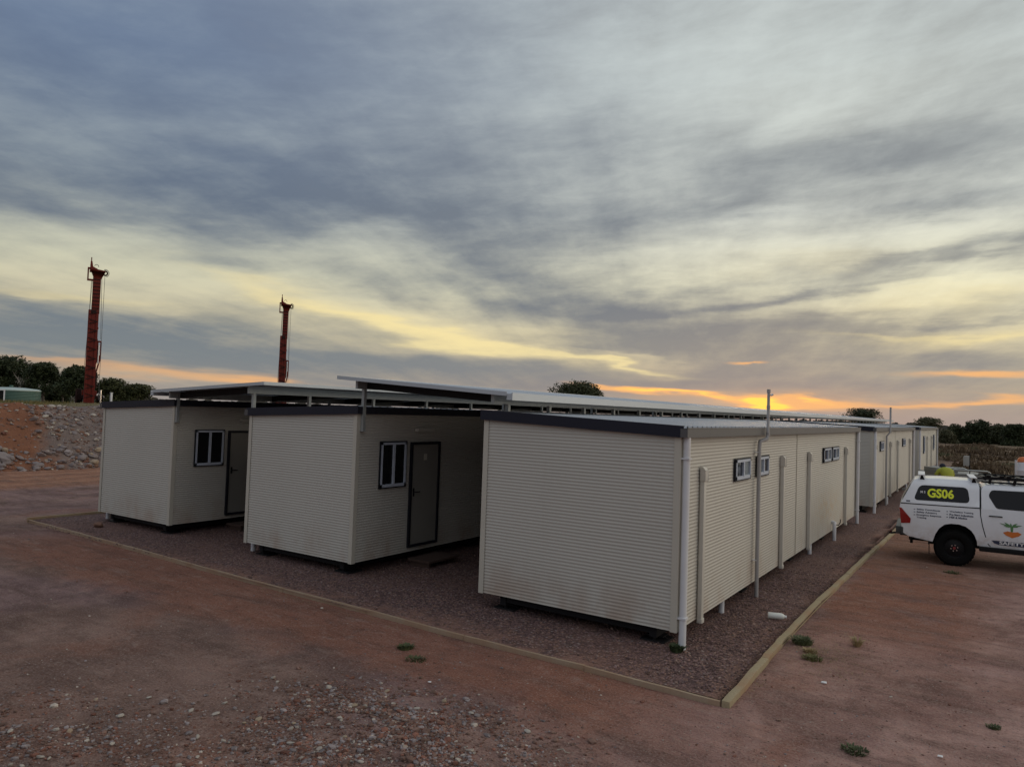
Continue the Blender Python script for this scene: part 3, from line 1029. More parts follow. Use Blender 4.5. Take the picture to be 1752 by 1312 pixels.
def downpipe(parent, x, y, z1, n=14, r=.047, wallx=None, strap=True):
    b = MB(); b.tube([(x, y, .035), (x, y, z1)], r, n)
    o = b.build('downpipe', M_PVC, parent, smooth=60)
    if strap:
        for z in (.42, 2.42):
            s = MB()
            s.box(*sorted((wallx, x + (x - wallx) * .8)), y - r - .008, y + r + .008, z - .011, z + .011)
            s.build('strap', M_PVC, o)
    return o


def cabin(label, x0, x1, yf, L, low, group, detail=2, front_detail=True):
    """transportable cabin; low='R' or 'L' is the gutter side"""
    t = empty('cabin', (x0, yf, 0))
    tag(t, label, 'cabin', group)
    W = x1 - x0
    zl, zr = (ZH, ZL) if low == 'R' else (ZL, ZH)
    corrugated_wall('wall', (0, 0), (W, 0), (0, -1), ZB, zl, zr, t, 14)
    corrugated_wall('wall', (W, 0), (W, L), (1, 0), ZB, zr, zr, t, 28)
    corrugated_wall('wall', (W, L), (0, L), (0, 1), ZB, zr, zl, t, 8)
    corrugated_wall('wall', (0, L), (0, 0), (-1, 0), ZB, zl, zl, t, 1)
    # corner trims
    e = .0115
    for (cx, cy, sx, sy, zt) in ((0, 0, -1, -1, zl), (W, 0, 1, -1, zr), (W, L, 1, 1, zr), (0, L, -1, 1, zl)):
        m = MB(); w = .075
        m.box(*sorted((cx + sx * e, cx - sx * w)), *sorted((cy + sy * e, cy + sy * (e - .004))), ZB - .012, zt)
        m.box(*sorted((cx + sx * e, cx + sx * (e - .004))), *sorted((cy + sy * (e - .004), cy - sy * w)), ZB - .012, zt)
        m.build('corner_trim', M_TRIM, t)
    # a joint strip half way along each long wall
    for X, s, zt in ((W, 1, zr), (0, -1, zl)):
        m = MB(); m.box(*sorted((X + s * .006, X + s * .010)), L * .46 - .02, L * .46 + .02, ZB, zt)
        m.build('joint_strip', M_TRIM, t)
    # bottom angle and chassis
    m = MB()
    for X in (.35, W - .35): m.box(X - .05, X + .05, .12, L - .12, .09, ZB - .005)
    for k in range(9):
        yy = .14 + k * (L - .4) / 8; m.box(.4, W - .4, yy, yy + .06, .13, ZB - .006)
    m.box(.05, W - .05, .05, L - .05, ZB - .002, ZB + .02)
    m.build('chassis', M_DARKSTEEL, t)
    for k in range(5 if detail else 2):
        for X in (.36, W - .36):
            yy = .30 + k * (L - .6) / 4
            m = MB(); m.box(X - .17, X + .17, yy - .17, yy + .17, .015, .045)
            m.box(X - .015, X + .015, yy - .13, yy + .13, .045, .085); m.box(X - .12, X + .12, yy - .1, yy + .1, .083, .092)
            m.hexa([(X - .16, yy - .012, .045), (X + .16, yy - .012, .045), (X + .16, yy + .012, .045), (X - .16, yy + .012, .045), (X - .08, yy - .012, .084), (X + .08, yy - .012, .084), (X + .08, yy + .012, .084), (X - .08, yy + .012, .084)])
            m.build('footing', M_DARKSTEEL, t)
    # roof: ribbed sheet falling to the gutter side
    m = MB(); oh = .045
    xa, xb = -oh, W + oh
    za, zb_ = zl + .128, zr + .128
    rib = .19; n = int((L + .06) / rib)
    ylist = []
    for k in range(n):
        y = -.035 + k * rib
        ylist += [(y, 0), (y + .125, 0), (y + .140, .026), (y + .168, .026)]
    ylist.append((L + .035, 0))
    for (y, dz) in ylist:
        m.v += [(xa, y, za + dz - .012), (xb, y, zb_ + dz - .012)]
    for i in range(len(ylist) - 1):
        a = i * 2; m.f.append((a, a + 1, a + 3, a + 2)); m.m.append(0)
    m.build('roof_sheet', M_ROOF, t, recalc=False)
    # fascias: navy barge boards on the ends, grey gutter on the low side
    for (ya, yb) in ((-.052, -.040), (L + .040, L + .052)):
        m = MB()
        m.hexa([(xa - .012, ya, zl - .004), (xb + .012, ya, zr - .004), (xb + .012, yb, zr - .004), (xa - .012, yb, zl - .004),
                (xa - .012, ya, za + .018), (xb + .012, ya, zb_ + .018), (xb + .012, yb, zb_ + .018), (xa - .012, yb, za + .018)])
        m.hexa([(xa - .010, min(ya, yb) + (.012 if ya < 0 else -.03), za + .010), (xb + .010, min(ya, yb) + (.012 if ya < 0 else -.03), zb_ + .010), (xb + .010, max(ya, yb) + (.03 if ya < 0 else -.012), zb_ + .010), (xa - .010, max(ya, yb) + (.03 if ya < 0 else -.012), za + .010),
                (xa - .010, min(ya, yb) + (.012 if ya < 0 else -.03), za + .0175), (xb + .010, min(ya, yb) + (.012 if ya < 0 else -.03), zb_ + .0175), (xb + .010, max(ya, yb) + (.03 if ya < 0 else -.012), zb_ + .0175), (xa - .010, max(ya, yb) + (.03 if ya < 0 else -.012), za + .0175)])
        m.build('fascia', M_NAVY, t)
        # soffit strip under the overhang
        m = MB(); q = sorted((0 if ya < 0 else L, -.040 if ya < 0 else L + .040))
        m.hexa([(0, q[0], zl - .003), (W, q[0], zr - .003), (W, q[1], zr - .003), (0, q[1], zl - .003), (0, q[0], zl + .003), (W, q[0], zr + .003), (W, q[1], zr + .003), (0, q[1], zl + .003)])
        m.build('soffit', M_NAVY, t)
    gx, s, zt = (W, 1, zr) if low == 'R' else (0, -1, zl)
    m = MB()
    m.box(*sorted((gx + s * .012, gx + s * .016)), -.038, L + .038, zt, zt + .105)
    m.box(*sorted((gx + s * .016, gx + s * .105)), -.038, L + .038, zt, zt + .006)
    m.box(*sorted((gx + s * .105, gx + s * .112)), -.055, L + .055, zt - .002, zt + .112)
    m.box(*sorted((gx + s * .098, gx + s * .118)), -.055, L + .055, zt + .112, zt + .124)
    m.box(*sorted((gx + s * .016, gx + s * .104)), -.053, -.040, zt + .0, zt + .11)
    m.build('gutter', M_GUTTER, t)
    hx, s2, zt2 = (0, -1, zl) if low == 'R' else (W, 1, zr)
    m = MB(); m.box(*sorted((hx + s2 * .012, hx + s2 * .055)), -.038, L + .038, zt2 - .003, zt2 + .13)
    m.build('fascia', M_NAVY, t)
    downpipe(t, gx + s * .066, .06 if s > 0 else .26, zt, wallx=gx)
    downpipe(t, gx + s * .066, L - .12, zt, wallx=gx)
    return t


x3l, x3r, YF = -6.33, -3.28, 8.87
CL = 14.48
GR = 'transportable cabins in rows on the gravel pad'
b3 = cabin('nearest cream cabin at the corner of the gravel pad, with a white vent stack', x3l, x3r, YF, CL, 'R', GR)
W3 = x3r - x3l
# nearest cabin, long side with high windows, conduit covers and a vent stack
for (y0, y1, bl) in ((11.17, 12.02, 1), (12.42, 13.18, -1), (18.22, 19.18, 1), (19.30, 20.26, 1)):
    window(b3, W3 + .008, y0 - YF, y1 - YF, 1.985, 2.335, 1, bl)
for y in (9.66, 14.17, 16.6, 21.32): duct(b3, W3 + .006, y - YF, .21, 2.285)
y = 12.36 - YF; X = W3
m = MB(); m.tube([(X + .075, y, .02), (X + .075, y, 2.50), (X + .08, y + .02, 2.585), (X + .16, y + .13, 2.63), (X + .168, y + .16, 2.70), (X + .168, y + .16, 3.42)], [.033] * 4 + [.024] * 2, 12)
vp = m.build('vent_pipe', M_GREYPVC, b3, smooth=60)
for (z0, z1) in ((3.13, 3.19), (3.40, 3.46), (2.66, 2.74)):
    m = MB(); m.tube([(X + .168, y + .16, z0), (X + .168, y + .16, z1)], .031, 12); m.build('pipe_collar', M_GREYPVC, vp, smooth=50)
for z0 in (2.40, .62):
    m = MB(); m.box(X + .01, X + .075, y - .05, y + .05, z0, z0 + .012); m.build('strap', M_PVC, vp)
m = MB(); m.tube([(X + .20, y + .16, 3.36), (X + .235, y + .18, 3.375)], .018, 8); m.build('vent_light', M_PVC, vp)
# waste pipes dropping out of the floor into the gravel
for (yy, dx, h) in ((11.05, -.10, .25), (17.2, -.05, .27)):
    m = MB(); m.tube([(X + dx, yy - YF, .0), (X + dx, yy - YF, h)], .045, 12); m.build('waste_pipe', M_PVC, b3, smooth=60)
yy = 19.5 - YF
m = MB(); m.tube([(X + .075, yy, .0), (X + .075, yy, .40), (X + .075, yy + .03, .45), (X + .03, yy + .08, .46), (X - .02, yy + .08, .46)], .045, 12); m.build('waste_pipe', M_PVC, b3, smooth=60)
m = MB(); m.tube([(X + .02, yy + .5, .35), (X + .09, yy + .5, .35), (X + .13, yy + .5, .42), (X + .13, yy + .52, .50)], .012, 8); m.build('tap', M_DARKSTEEL, b3, smooth=60)

b2 = cabin('middle cabin of the front row, its window and whole door showing in shade', -12.015, -9.115, YF + .10, CL, 'L', GR)
W2 = -9.115 + 12.015
window(b2, W2 + .008, 9.54 - YF - .1, 10.25 - YF - .1, 1.48, 2.325, 1)
door(b2, W2 + .008, 10.36 - YF - .1, 11.22 - YF - .1, .33, 2.30, 1, number=True)
m = MB(); m.box(W2 + .012, W2 + .09, 10.38 - YF, 10.86 - YF, 2.50, 2.56); m.build('wall_light', M_DUCT, b2)
b1 = cabin('left end cream cabin of the front row, nearest the spoil embankment', -17.62, -14.72, YF + .19, CL, 'L', GR)
W1 = 2.9
window(b1, W1 + .008, 9.56 - YF - .19, 10.30 - YF - .19, 1.48, 2.30, 1)
door(b1, W1 + .008, 10.40 - YF - .19, 11.30 - YF - .19, .33, 2.27, 1)
m = MB(); m.box(W1 + .012, W1 + .09, 10.50 - YF, 11.0 - YF, 2.48, 2.54); m.build('wall_light', M_DUCT, b1)
# second and third rows behind
r2, r3 = 26.25, 43.6
c2 = cabin('second cabin back along the right side of the pad, with its own thin vent stack', -6.25, -3.2, r2, CL, 'R', GR)
WB = 3.05
window(c2, WB + .008, 1.75, 2.75, 1.985, 2.335, 1, 1)
window(c2, WB + .008, 9.4, 10.6, 1.985, 2.335, 1, 1)
for yy in (.45, 4.7, 7.3, 12.6): duct(c2, WB + .006, yy, .21, 2.285)
m = MB(); m.tube([(WB + .075, 3.1, .02), (WB + .075, 3.1, 2.5), (WB + .168, 3.3, 2.64), (WB + .168, 3.3, 3.55)], .034, 10); m.build('vent_pipe', M_GREYPVC, c2, smooth=60)
for yy in (3.6, 10.9):
    m = MB(); m.tube([(WB + .05, yy, 0), (WB + .05, yy, .28)], .045, 10); m.build('waste_pipe', M_PVC, c2, smooth=60)
c3 = cabin('farthest cabin along the right side of the pad, with tall narrow windows', -6.2, -3.15, r3, CL + .6, 'R', GR)
window(c3, WB + .008, 3.1, 4.1, 1.35, 2.335, 1, 1)
window(c3, WB + .008, 11.4, 12.5, 1.35, 2.335, 1, 1)
for yy in (5.6, 9.3): duct(c3, WB + .006, yy, .21, 2.285)
cabin('cabin behind the middle one of the front row, under the ends of both awnings', -12.0, -9.1, r2, CL, 'L', GR, 0)
cabin('cabin at the back of the middle column, under the ends of both awnings', -12.0, -9.1, r3, CL, 'L', GR, 0)


# ================================================================ awnings over the passages
def awning(label, xa, za, xb, zb_, y0, y1, posts_l, posts_r, beam_l, beam_r, group):
    """sheet roof between two rows of cabins, sloping from (xa,za) to (xb,zb_)"""
    t = empty('awning', (xa, y0, 0)); tag(t, label, 'awning', group)
    W, L = xb - xa, y1 - y0
    zat = lambda x: za + (zb_ - za) * (x / W)
    m = MB(); rib = .19; n = int(L / rib); yl = []
    for k in range(n):
        y = k * rib; yl += [(y, 0), (y + .125, 0), (y + .14, .024), (y + .168, .024)]
    yl.append((L, 0))
    for dz0, off in ((0, 0),):
        for (y, dz) in yl: m.v += [(0, y, zat(0) + dz), (W, y, zat(W) + dz)]
    for i in range(len(yl) - 1):
        a = i * 2; m.f.append((a, a + 1, a + 3, a + 2)); m.m.append(0)
    m.build('roof_sheet', M_AWN, t, recalc=False)
    # folded trim round the edge
    def edge(p, q, w, h, name='edge_trim', mat=M_AWN):
        b = MB(); b.beam(p, q, w, h); b.build(name, mat, t)
    edge((-.01, -.012, zat(0) + .003), (W + .01, -.012, zat(W) + .003), .012, .062)
    edge((-.01, L + .012, zat(0) + .003), (W + .01, L + .012, zat(W) + .003), .012, .062)
    # gutter on the low edge, flashing on the high one
    for x, s, lowe in ((0, -1, za < zb_), (W, 1, zb_ < za)):
        z = zat(x)
        b = MB()
        if lowe:
            b.box(*sorted((x + s * .002, x + s * .008)), 0, L, z - .085, z - .004); b.box(*sorted((x + s * .008, x + s * .10)), 0, L, z - .085, z - .078)
            b.box(*sorted((x + s * .10, x + s * .106)), -.005, L, z - .09, z + .020); b.box(*sorted((x + s * .008, x + s * .10)), -.005, .0, z - .085, z + .005)
            b.build('gutter', M_AWN, t)
        else:
            b.box(*sorted((x + s * .002, x + s * .010)), 0, L, z - .03, z + .034)
            b.build('edge_trim', M_AWN, t)
    # long beams on the posts
    for bx, zz in ((beam_l, None), (beam_r, None)):
        b = MB(); z = zat(bx - xa) - .012
        b.box(bx - xa - .025, bx - xa + .025, .10, L - .1, z - .15, z - .005)
        b.build('beam', M_GALV, t)
    # rafters / purlins across, close set
    ra, rb = beam_l - xa + .03, beam_r - xa - .03
    k = 0; y = .35
    while y < L:
        b = MB(); b.beam((ra, y, zat(ra) - .085), (rb, y, zat(rb) - .085), .05, .13); b.build('rafter', M_DARKSTEEL, t)
        y += 2.4
    for (px, zlo, outer, ys) in posts_l + posts_r:
        for yy in ys:
            b = MB(); z = zat(px - xa) - (.02 if outer else .165)
            b.box(px - xa - .03, px - xa + .03, yy - y0 - .03, yy - y0 + .03, zlo, z)
            if outer: b.box(px - xa - .045, px - xa + .045, yy - y0 - .045, yy - y0 + .045, zlo, zlo + .012)
            b.build('post', M_GALV, t)
    return t


def yrange(a, b, s):
    out = []; v = a
    while v < b: out.append(v); v += s
    return out


ys_r = [y for y in yrange(9.3, 58.0, 1.25)]
awning('lower awning over the passage between the left end and middle cabins', -15.12, 3.11, -11.42, 3.31, 8.80, 58.2,
       [(-14.675, 2.46, True, [9.10, 13.4, 17.7, 22.0])], [(-12.0, 2.80, False, [9.02] + yrange(10.4, 57, 1.9))], -14.675, -12.02, 'awnings over the cabin passages')
awning('upper awning over the passage between the middle and nearest cabins', -9.42, 3.425, -5.90, 3.195, 8.78, 58.4,
       [(-9.07, 2.51, True, [9.07, 13.4, 17.7, 22.0])], [(-6.22, 2.88, False, ys_r)], -9.07, -6.22, 'awnings over the cabin passages')
# ================================================================ white ute with canopy
ute = empty('ute', (-.677, 18.918, 0), rad(4))
tag(ute, 'white dual-cab ute with a canopy marked GS06, parked at the end of the edging', 'ute')
M_PAINT = NT('white_paint')
_n = M_PAINT.noise(2.5, 4, .6, vec=M_PAINT.obj)
_z = M_PAINT.xyz(M_PAINT.obj)[2]
_c = M_PAINT.mix(_n, (.74, .76, .79), (.80, .82, .85))
_d = M_PAINT.M('MULTIPLY', M_PAINT.step(_z, .95, .45), M_PAINT.step(M_PAINT.noise(6, 5, .7, vec=M_PAINT.obj), .3, .7))
_c = M_PAINT.mix(M_PAINT.M('MULTIPLY', _d, .45), _c, (.38, .25, .17))
M_PAINT.b.inputs['Coat Weight'].default_value = .5
M_PAINT = M_PAINT.fin(_c, .32)
M_RUBBER = plain('tyre_rubber', (.006, .006, .006), .9, var=.3, scale=20, dirt=((.05, .03, .022), .2), spec=.15)
M_RED = plain('red_lens', (.28, .012, .012), .15, var=.1)
M_CLEAR = plain('clear_lens', (.5, .5, .5), .08)
M_YELLOW = plain('yellow_print', (.78, .86, .03), .5, var=.02)
M_PRINT = plain('navy_print', (.03, .04, .08), .5, var=.02)
M_WHITEPRINT = plain('white_print', (.75, .75, .75), .5, var=.02)
M_GREENPRINT = plain('green_print', (.09, .22, .08), .5, var=.15, scale=20)
M_ORANGEPRINT = plain('orange_print', (.62, .17, .03), .5, var=.2, scale=20)
M_AMBER = plain('orange_plastic', (.62, .16, .04), .45)


def uw(x, z):
    """half width of the body at length x, height z"""
    if z < .60: w = .795 + .025 * sm(.40, .60, z)
    elif z < 1.00: w = .82
    elif z < 1.25: w = .82 - .022 * sm(1.0, 1.25, z)
    else:
        w = .798 - .125 * (z - 1.25) / .45
        if z > 1.66: w -= .10 * sm(1.66, 1.80, z)
    if x > 2.7: w *= 1 - .20 * ((x - 2.7) / .9) ** 2
    if x < -.75: w *= 1 - .05 * ((-.75 - x) / .3) ** 2
    return w


def crown(x, y, z):
    return z + (.035 * (1 - min(1, (y / .66) ** 2)) * sm(1.62, 1.74, z) if z > 1.6 else (.03 * (1 - (y / .8) ** 2) * sm(.9, 1.1, z) * sm(2.1, 2.6, x)))


def shell(name, poly, mat, xc, zc, yc, parent=ute, smooth=32, bev=.012):
    bm = bmesh.new()
    a = [bm.verts.new((x, -1, z)) for x, z in poly]; b = [bm.verts.new((x, 1, z)) for x, z in poly]
    bm.faces.new(a); bm.faces.new(b[::-1]); n = len(poly)
    for i in range(n): bm.faces.new((a[i], b[i], b[(i + 1) % n], a[(i + 1) % n]))
    bmesh.ops.recalc_face_normals(bm, faces=bm.faces)
    bmesh.ops.triangulate(bm, faces=bm.faces, ngon_method='EAR_CLIP')
    for v, k in [((1, 0, 0), x) for x in xc] + [((0, 0, 1), z) for z in zc] + [((0, 1, 0), y) for y in yc]:
        bmesh.ops.bisect_plane(bm, geom=bm.verts[:] + bm.edges[:] + bm.faces[:], plane_co=Vector(v) * k, plane_no=v, dist=1e-5)
    for v in bm.verts:
        x, y, z = v.co; yy = y * uw(x, z); v.co = (x, yy, crown(x, yy, z))
    me = bpy.data.meshes.new(name); bm.to_mesh(me); bm.free(); me.materials.append(mat)
    me.polygons.foreach_set('use_smooth', [True] * len(me.polygons)); me.set_sharp_from_angle(angle=rad(smooth))
    o = bpy.data.objects.new(name, me); COL.objects.link(o); o.parent = parent
    if bev:
        md = o.modifiers.new('bevel', 'BEVEL'); md.width = bev; md.segments = 2; md.limit_method = 'ANGLE'; md.angle_limit = rad(40)
    return o


def arc(cx, cz, r, a0, a1, n):
    return [(cx + r * math.cos(rad(a0 + (a1 - a0) * i / n)), cz + r * math.sin(rad(a0 + (a1 - a0) * i / n))) for i in range(n + 1)]


RA = [(.41, .47), (.405, .55), (.36, .68), (.30, .77), (.20, .845), (.08, .88), (-.06, .88), (-.18, .85), (-.28, .76), (-.35, .63), (-.40, .46)]
lower = [(-.97, .60), (-1.00, .80), (-1.035, 1.10), (-1.02, 1.225), (.45, 1.245), (1.4, 1.245), (2.2, 1.19), (2.75, 1.10), (3.25, 1.02), (3.48, .93), (3.58, .78), (3.60, .50), (3.50, .38), (3.24, .38)]
lower += arc(2.75, .38, .485, 0, 180, 12)[1:] + [(2.26, .47)] + RA + [(-.85, .53)]
body = shell('body', lower, M_PAINT, [-.9, -.75, 2.8, 3.1, 3.35, 3.5], [.6, .8, 1.0, 1.12], [-.6, -.3, 0, .3, .6])
cab = shell('cab', [(.475, 1.235), (.475, 1.62), (.50, 1.69), (.58, 1.735), (.80, 1.755), (1.3, 1.76), (1.55, 1.735), (1.66, 1.69), (2.30, 1.165), (2.0, 1.19)], M_PAINT, [.6, .9, 1.2], [1.3, 1.45, 1.6, 1.68, 1.72], [-.8, -.5, 0, .5, .8])
can = shell('canopy', [(-1.005, 1.24), (-.80, 1.68), (-.76, 1.735), (-.68, 1.765), (-.3, 1.785), (.25, 1.785), (.38, 1.77), (.43, 1.73), (.445, 1.66), (.445, 1.256)], M_PAINT, [-.8, -.5, 0, .3], [1.3, 1.45, 1.6, 1.68, 1.74], [-.8, -.5, 0, .5, .8])


def plate(name, poly, mat, off, parent=ute, side=-1, cuts=True, th=.004):
    bm = bmesh.new()
    f = bm.faces.new([bm.verts.new((x, 0, z)) for x, z in poly])
    bmesh.ops.triangulate(bm, faces=bm.faces, ngon_method='EAR_CLIP')
    if cuts:
        for k in (1.0, 1.12, 1.25, 1.45, 1.6, 1.66, 1.7):
            bmesh.ops.bisect_plane(bm, geom=bm.verts[:] + bm.edges[:] + bm.faces[:], plane_co=(0, 0, k), plane_no=(0, 0, 1), dist=1e-5)
        for k in (-.9, -.75):
            bmesh.ops.bisect_plane(bm, geom=bm.verts[:] + bm.edges[:] + bm.faces[:], plane_co=(k, 0, 0), plane_no=(1, 0, 0), dist=1e-5)
    r = bmesh.ops.extrude_face_region(bm, geom=bm.faces[:])
    inner = {v for v in r['geom'] if isinstance(v, bmesh.types.BMVert)}
    for v in bm.verts:
        x, _, z = v.co
        v.co = (x, side * (uw(x, z) + off - (th if v in inner else 0)), z)
    bmesh.ops.recalc_face_normals(bm, faces=bm.faces)
    me = bpy.data.meshes.new(name); bm.to_mesh(me); bm.free(); me.materials.append(mat)
    o = bpy.data.objects.new(name, me); COL.objects.link(o); o.parent = parent
    return o


def rounded(poly, r=.04, n=4):
    out = []
    m = len(poly)
    for i in range(m):
        p, a, b = Vector(poly[i]), Vector(poly[i - 1]), Vector(poly[(i + 1) % m])
        da, db = (a - p), (b - p); ra = min(r, da.length * .45, db.length * .45)
        p1, p2 = p + da.normalized() * ra, p + db.normalized() * ra
        for k in range(n + 1):
            t = k / n; q = p1 * (1 - t) ** 2 + p * 2 * t * (1 - t) + p2 * t ** 2
            out.append((q.x, q.y))
    return out


def seam(pts, w, mat, name='seam', off=.002, parent=ute, side=-1):
    L, Rr = [], []
    P = [Vector(p) for p in pts]
    for i, p in enumerate(P):
        d = (P[min(i + 1, len(P) - 1)] - P[max(i - 1, 0)]).normalized(); nn = Vector((-d.y, d.x)) * w / 2
        L.append(tuple(p + nn)); Rr.append(tuple(p - nn))
    return plate(name, L + Rr[::-1], mat, off, parent, side)


for sd in (-1, 1):
    q = plate('canopy_window', rounded([(-.77, 1.32), (-.655, 1.645), (.235, 1.655), (.275, 1.335)], .10, 5), M_CARGLASS, .004, can, sd)
    seam([(-1.015, 1.232), (-.3, 1.240), (.445, 1.251)], .022, M_BLACK, 'seal', .003, can, sd)
    seam([(.46, 1.71), (.458, 1.5), (.452, 1.28), (.462, 1.10), (.50, .88), (.545, .70), (.60, .52), (.64, .485)], .017, M_BLACK, 'seam', .002, body, sd)
    seam([(1.36, 1.67), (1.355, 1.2), (1.35, .49)], .010, M_BLACK, 'seam', .002, body, sd)
    seam([(2.18, 1.19), (2.17, .9), (2.10, .49)], .010, M_BLACK, 'seam', .002, body, sd)
    dr = plate('rear_door_window', rounded([(.74, 1.268), (.60, 1.52), (.655, 1.64), (1.32, 1.652), (1.325, 1.262)], .05), M_CARGLASS, .004, cab, sd)
    plate('front_door_window', rounded([(1.39, 1.262), (1.39, 1.652), (1.58, 1.645), (1.70, 1.60), (2.08, 1.235)], .03), M_CARGLASS, .004, cab, sd)
    for hx in (.61, 1.42):
        h = MB()
        for i in range(7):
            pass
        y = sd * (uw(hx, 1.11) + .018)
        h.tube([(hx, sd * uw(hx, 1.11), 1.105), (hx + .03, y, 1.112), (hx + .20, y, 1.112), (hx + .23, sd * uw(hx, 1.11), 1.105)], .011, 8)
        h.build('door_handle', M_BLACK if hx < 1 else M_PAINT, body, smooth=60)
    lens = plate('tail_light', [(-1.036, 1.135), (-.995, 1.13), (-.815, .915), (-.825, .82), (-1.0, .80)], M_RED, .012, body, sd, th=.02)
    plate('headlight', rounded([(3.05, .98), (3.46, .88), (3.50, .80), (3.15, .86)], .02), M_CLEAR, .006, body, sd, th=.02)
    # side step
    s = MB(); s.beam((.44, sd * .825, .42), (2.24, sd * .825, .42), .12, .10); s.build('side_step', M_BLACK, ute, bevel=.02)
    m = MB(); m.box(*sorted((sd * .68 + 0, sd * .80)), 0, 0, 0, 0) if False else None
    fl = MB(); fl.box(-.47, -.455, *sorted((sd * .60, sd * .80)), .20, .50); fl.build('mudflap', M_BLACK, ute)
    mr = MB(); mr.box(1.96, 2.06, *sorted((sd * .86, sd * 1.02)), 1.20, 1.38); mr.build('mirror', M_BLACK, cab, bevel=.03)
    ma = MB(); ma.beam((2.02, sd * .74, 1.25), (2.01, sd * .88, 1.25), .04, .03); ma.build('mirror_arm', M_BLACK, cab)
# arch liners and underbody
for cx, r in ((.0, .47), (2.75, .475)):
    for sd in (-1, 1):
        m = MB(); pr = arc(cx, .40, r, -5, 185, 14)
        for (p, q) in zip(pr[:-1], pr[1:]):
            m.quad([(p[0], sd * .79, p[1]), (q[0], sd * .79, q[1]), (q[0], sd * .42, q[1]), (p[0], sd * .42, p[1])])
        m.quad([(x, sd * .42, z) for x, z in pr])
        m.build('wheel_arch_liner', M_BLACK, body, recalc=False)
m = MB(); m.box(-.85, 3.3, -.40, .40, .40, .56); m.build('underbody', M_BLACK, ute)
m = MB(); m.tube([(0, -.62, .36), (0, .62, .36)], .05, 10); m.build('rear_axle', M_BLACK, ute)
m = MB(); m.tube([(2.75, -.62, .36), (2.75, .62, .36)], .04, 10); m.build('front_axle', M_BLACK, ute)
# rear bumper and tow gear
m = MB(); m.box(-1.10, -.96, -.74, .74, .55, .72); m.box(-.99, -.84, -.80, -.70, .55, .72); m.box(-.99, -.84, .70, .80, .55, .72)
bp = m.build('rear_bumper', plain('bumper_grey', (.07, .075, .075), .4, metal=.4), ute, bevel=.015)
m = MB(); m.box(-1.02, -.35, -.78, .78, .535, .56); m.build('bumper_lip', M_BLACK, bp)
m = MB(); m.tube([(-1.0, 0, .50), (-1.2, 0, .46), (-1.25, 0, .46)], .022, 8); m.build('towbar', M_BLACK, ute)
m = MB(); m.tube([(-1.22, 0, .46), (-1.22, 0, .50), (-1.22, 0, .52)], [.018, .03, .012], 10); m.build('tow_ball', plain('tow_ball_cover', (.10, .02, .02), .5), ute)
m = MB(); m.tube([(-.80, -.45, .54), (-.80, -.45, .40), (-.80, -.45, .34)], [.018, .028, .030], 8); m.build('recovery_hook', M_BLACK, ute)
m = MB(); m.box(3.56, 3.64, -.66, .66, .42, .60); m.build('front_bumper', M_PAINT, ute, bevel=.03)
m = MB(); m.box(3.55, 3.60, -.42, .42, .64, .88); m.build('grille', M_BLACK, ute, bevel=.01)
# windscreen and rear glass
m = MB(); m.quad([(1.70, -.57, 1.675), (1.70, .57, 1.675), (2.27, .70, 1.205), (2.27, -.70, 1.205)]); m.quad([(1.70, -.57, 1.665), (2.27, -.70, 1.195), (2.27, .70, 1.195), (1.70, .57, 1.665)])
m.build('windscreen', M_CARGLASS, cab, recalc=False)
m = MB(); m.quad([(-1.0, -.62, 1.30), (-1.0, .62, 1.30), (-.855, .55, 1.60), (-.855, -.55, 1.60)]); m.quad([(-.99, -.62, 1.30), (-.845, -.55, 1.60), (-.845, .55, 1.60), (-.99, .62, 1.30)])
m.build('rear_window', M_CARGLASS, can, recalc=False)
# roof rack and cross bars
for xb_ in (-.60, .36):
    cb = MB(); cb.box(xb_ - .085, xb_ + .045, -.66, .66, 1.855, 1.872); c_ = cb.build('cross_bar', M_WHITEPRINT, ute, bevel=.005)
    for sd in (-1, 1):
        l = MB(); l.hexa([(xb_ - .05, sd * .56 - .03, 1.76), (xb_ + .04, sd * .56 - .03, 1.76), (xb_ + .04, sd * .56 + .03, 1.76), (xb_ - .05, sd * .56 + .03, 1.76), (xb_ - .03, sd * .58 - .02, 1.854), (xb_ + .0, sd * .58 - .02, 1.854), (xb_ + .0, sd * .58 + .02, 1.854), (xb_ - .03, sd * .58 + .02, 1.854)])
        l.build('bar_foot', M_BLACK, c_)
rk = empty('roof_rack', (0, 0, 0)); rk.parent = ute
for sd in (-1, 1):
    m = MB(); m.beam((.50, sd * .60, 1.885), (1.75, sd * .60, 1.885), .035, .05); m.build('rack_rail', M_BLACK, rk)
    m = MB(); m.beam((.48, sd * .60, 1.795), (1.62, sd * .60, 1.795), .03, .035); m.build('rack_rail', M_BLACK, rk)
    for k in (.62, 1.05, 1.48):
        m = MB(); m.beam((k, sd * .60, 1.76), (k + .03, sd * .60, 1.88), .06, .05); m.build('rack_foot', M_BLACK, rk)
for k in range(8):
    m = MB(); x = .54 + k * .165; m.box(x - .035, x + .035, -.58, .58, 1.872, 1.890); m.build('rack_slat', M_BLACK, rk)
for x in (.57, .80, .93):
    m = MB(); m.box(x, x + .08, -.64, -.56, 1.91, 1.945); m.build('rack_clamp', M_BLACK, rk, bevel=.01)


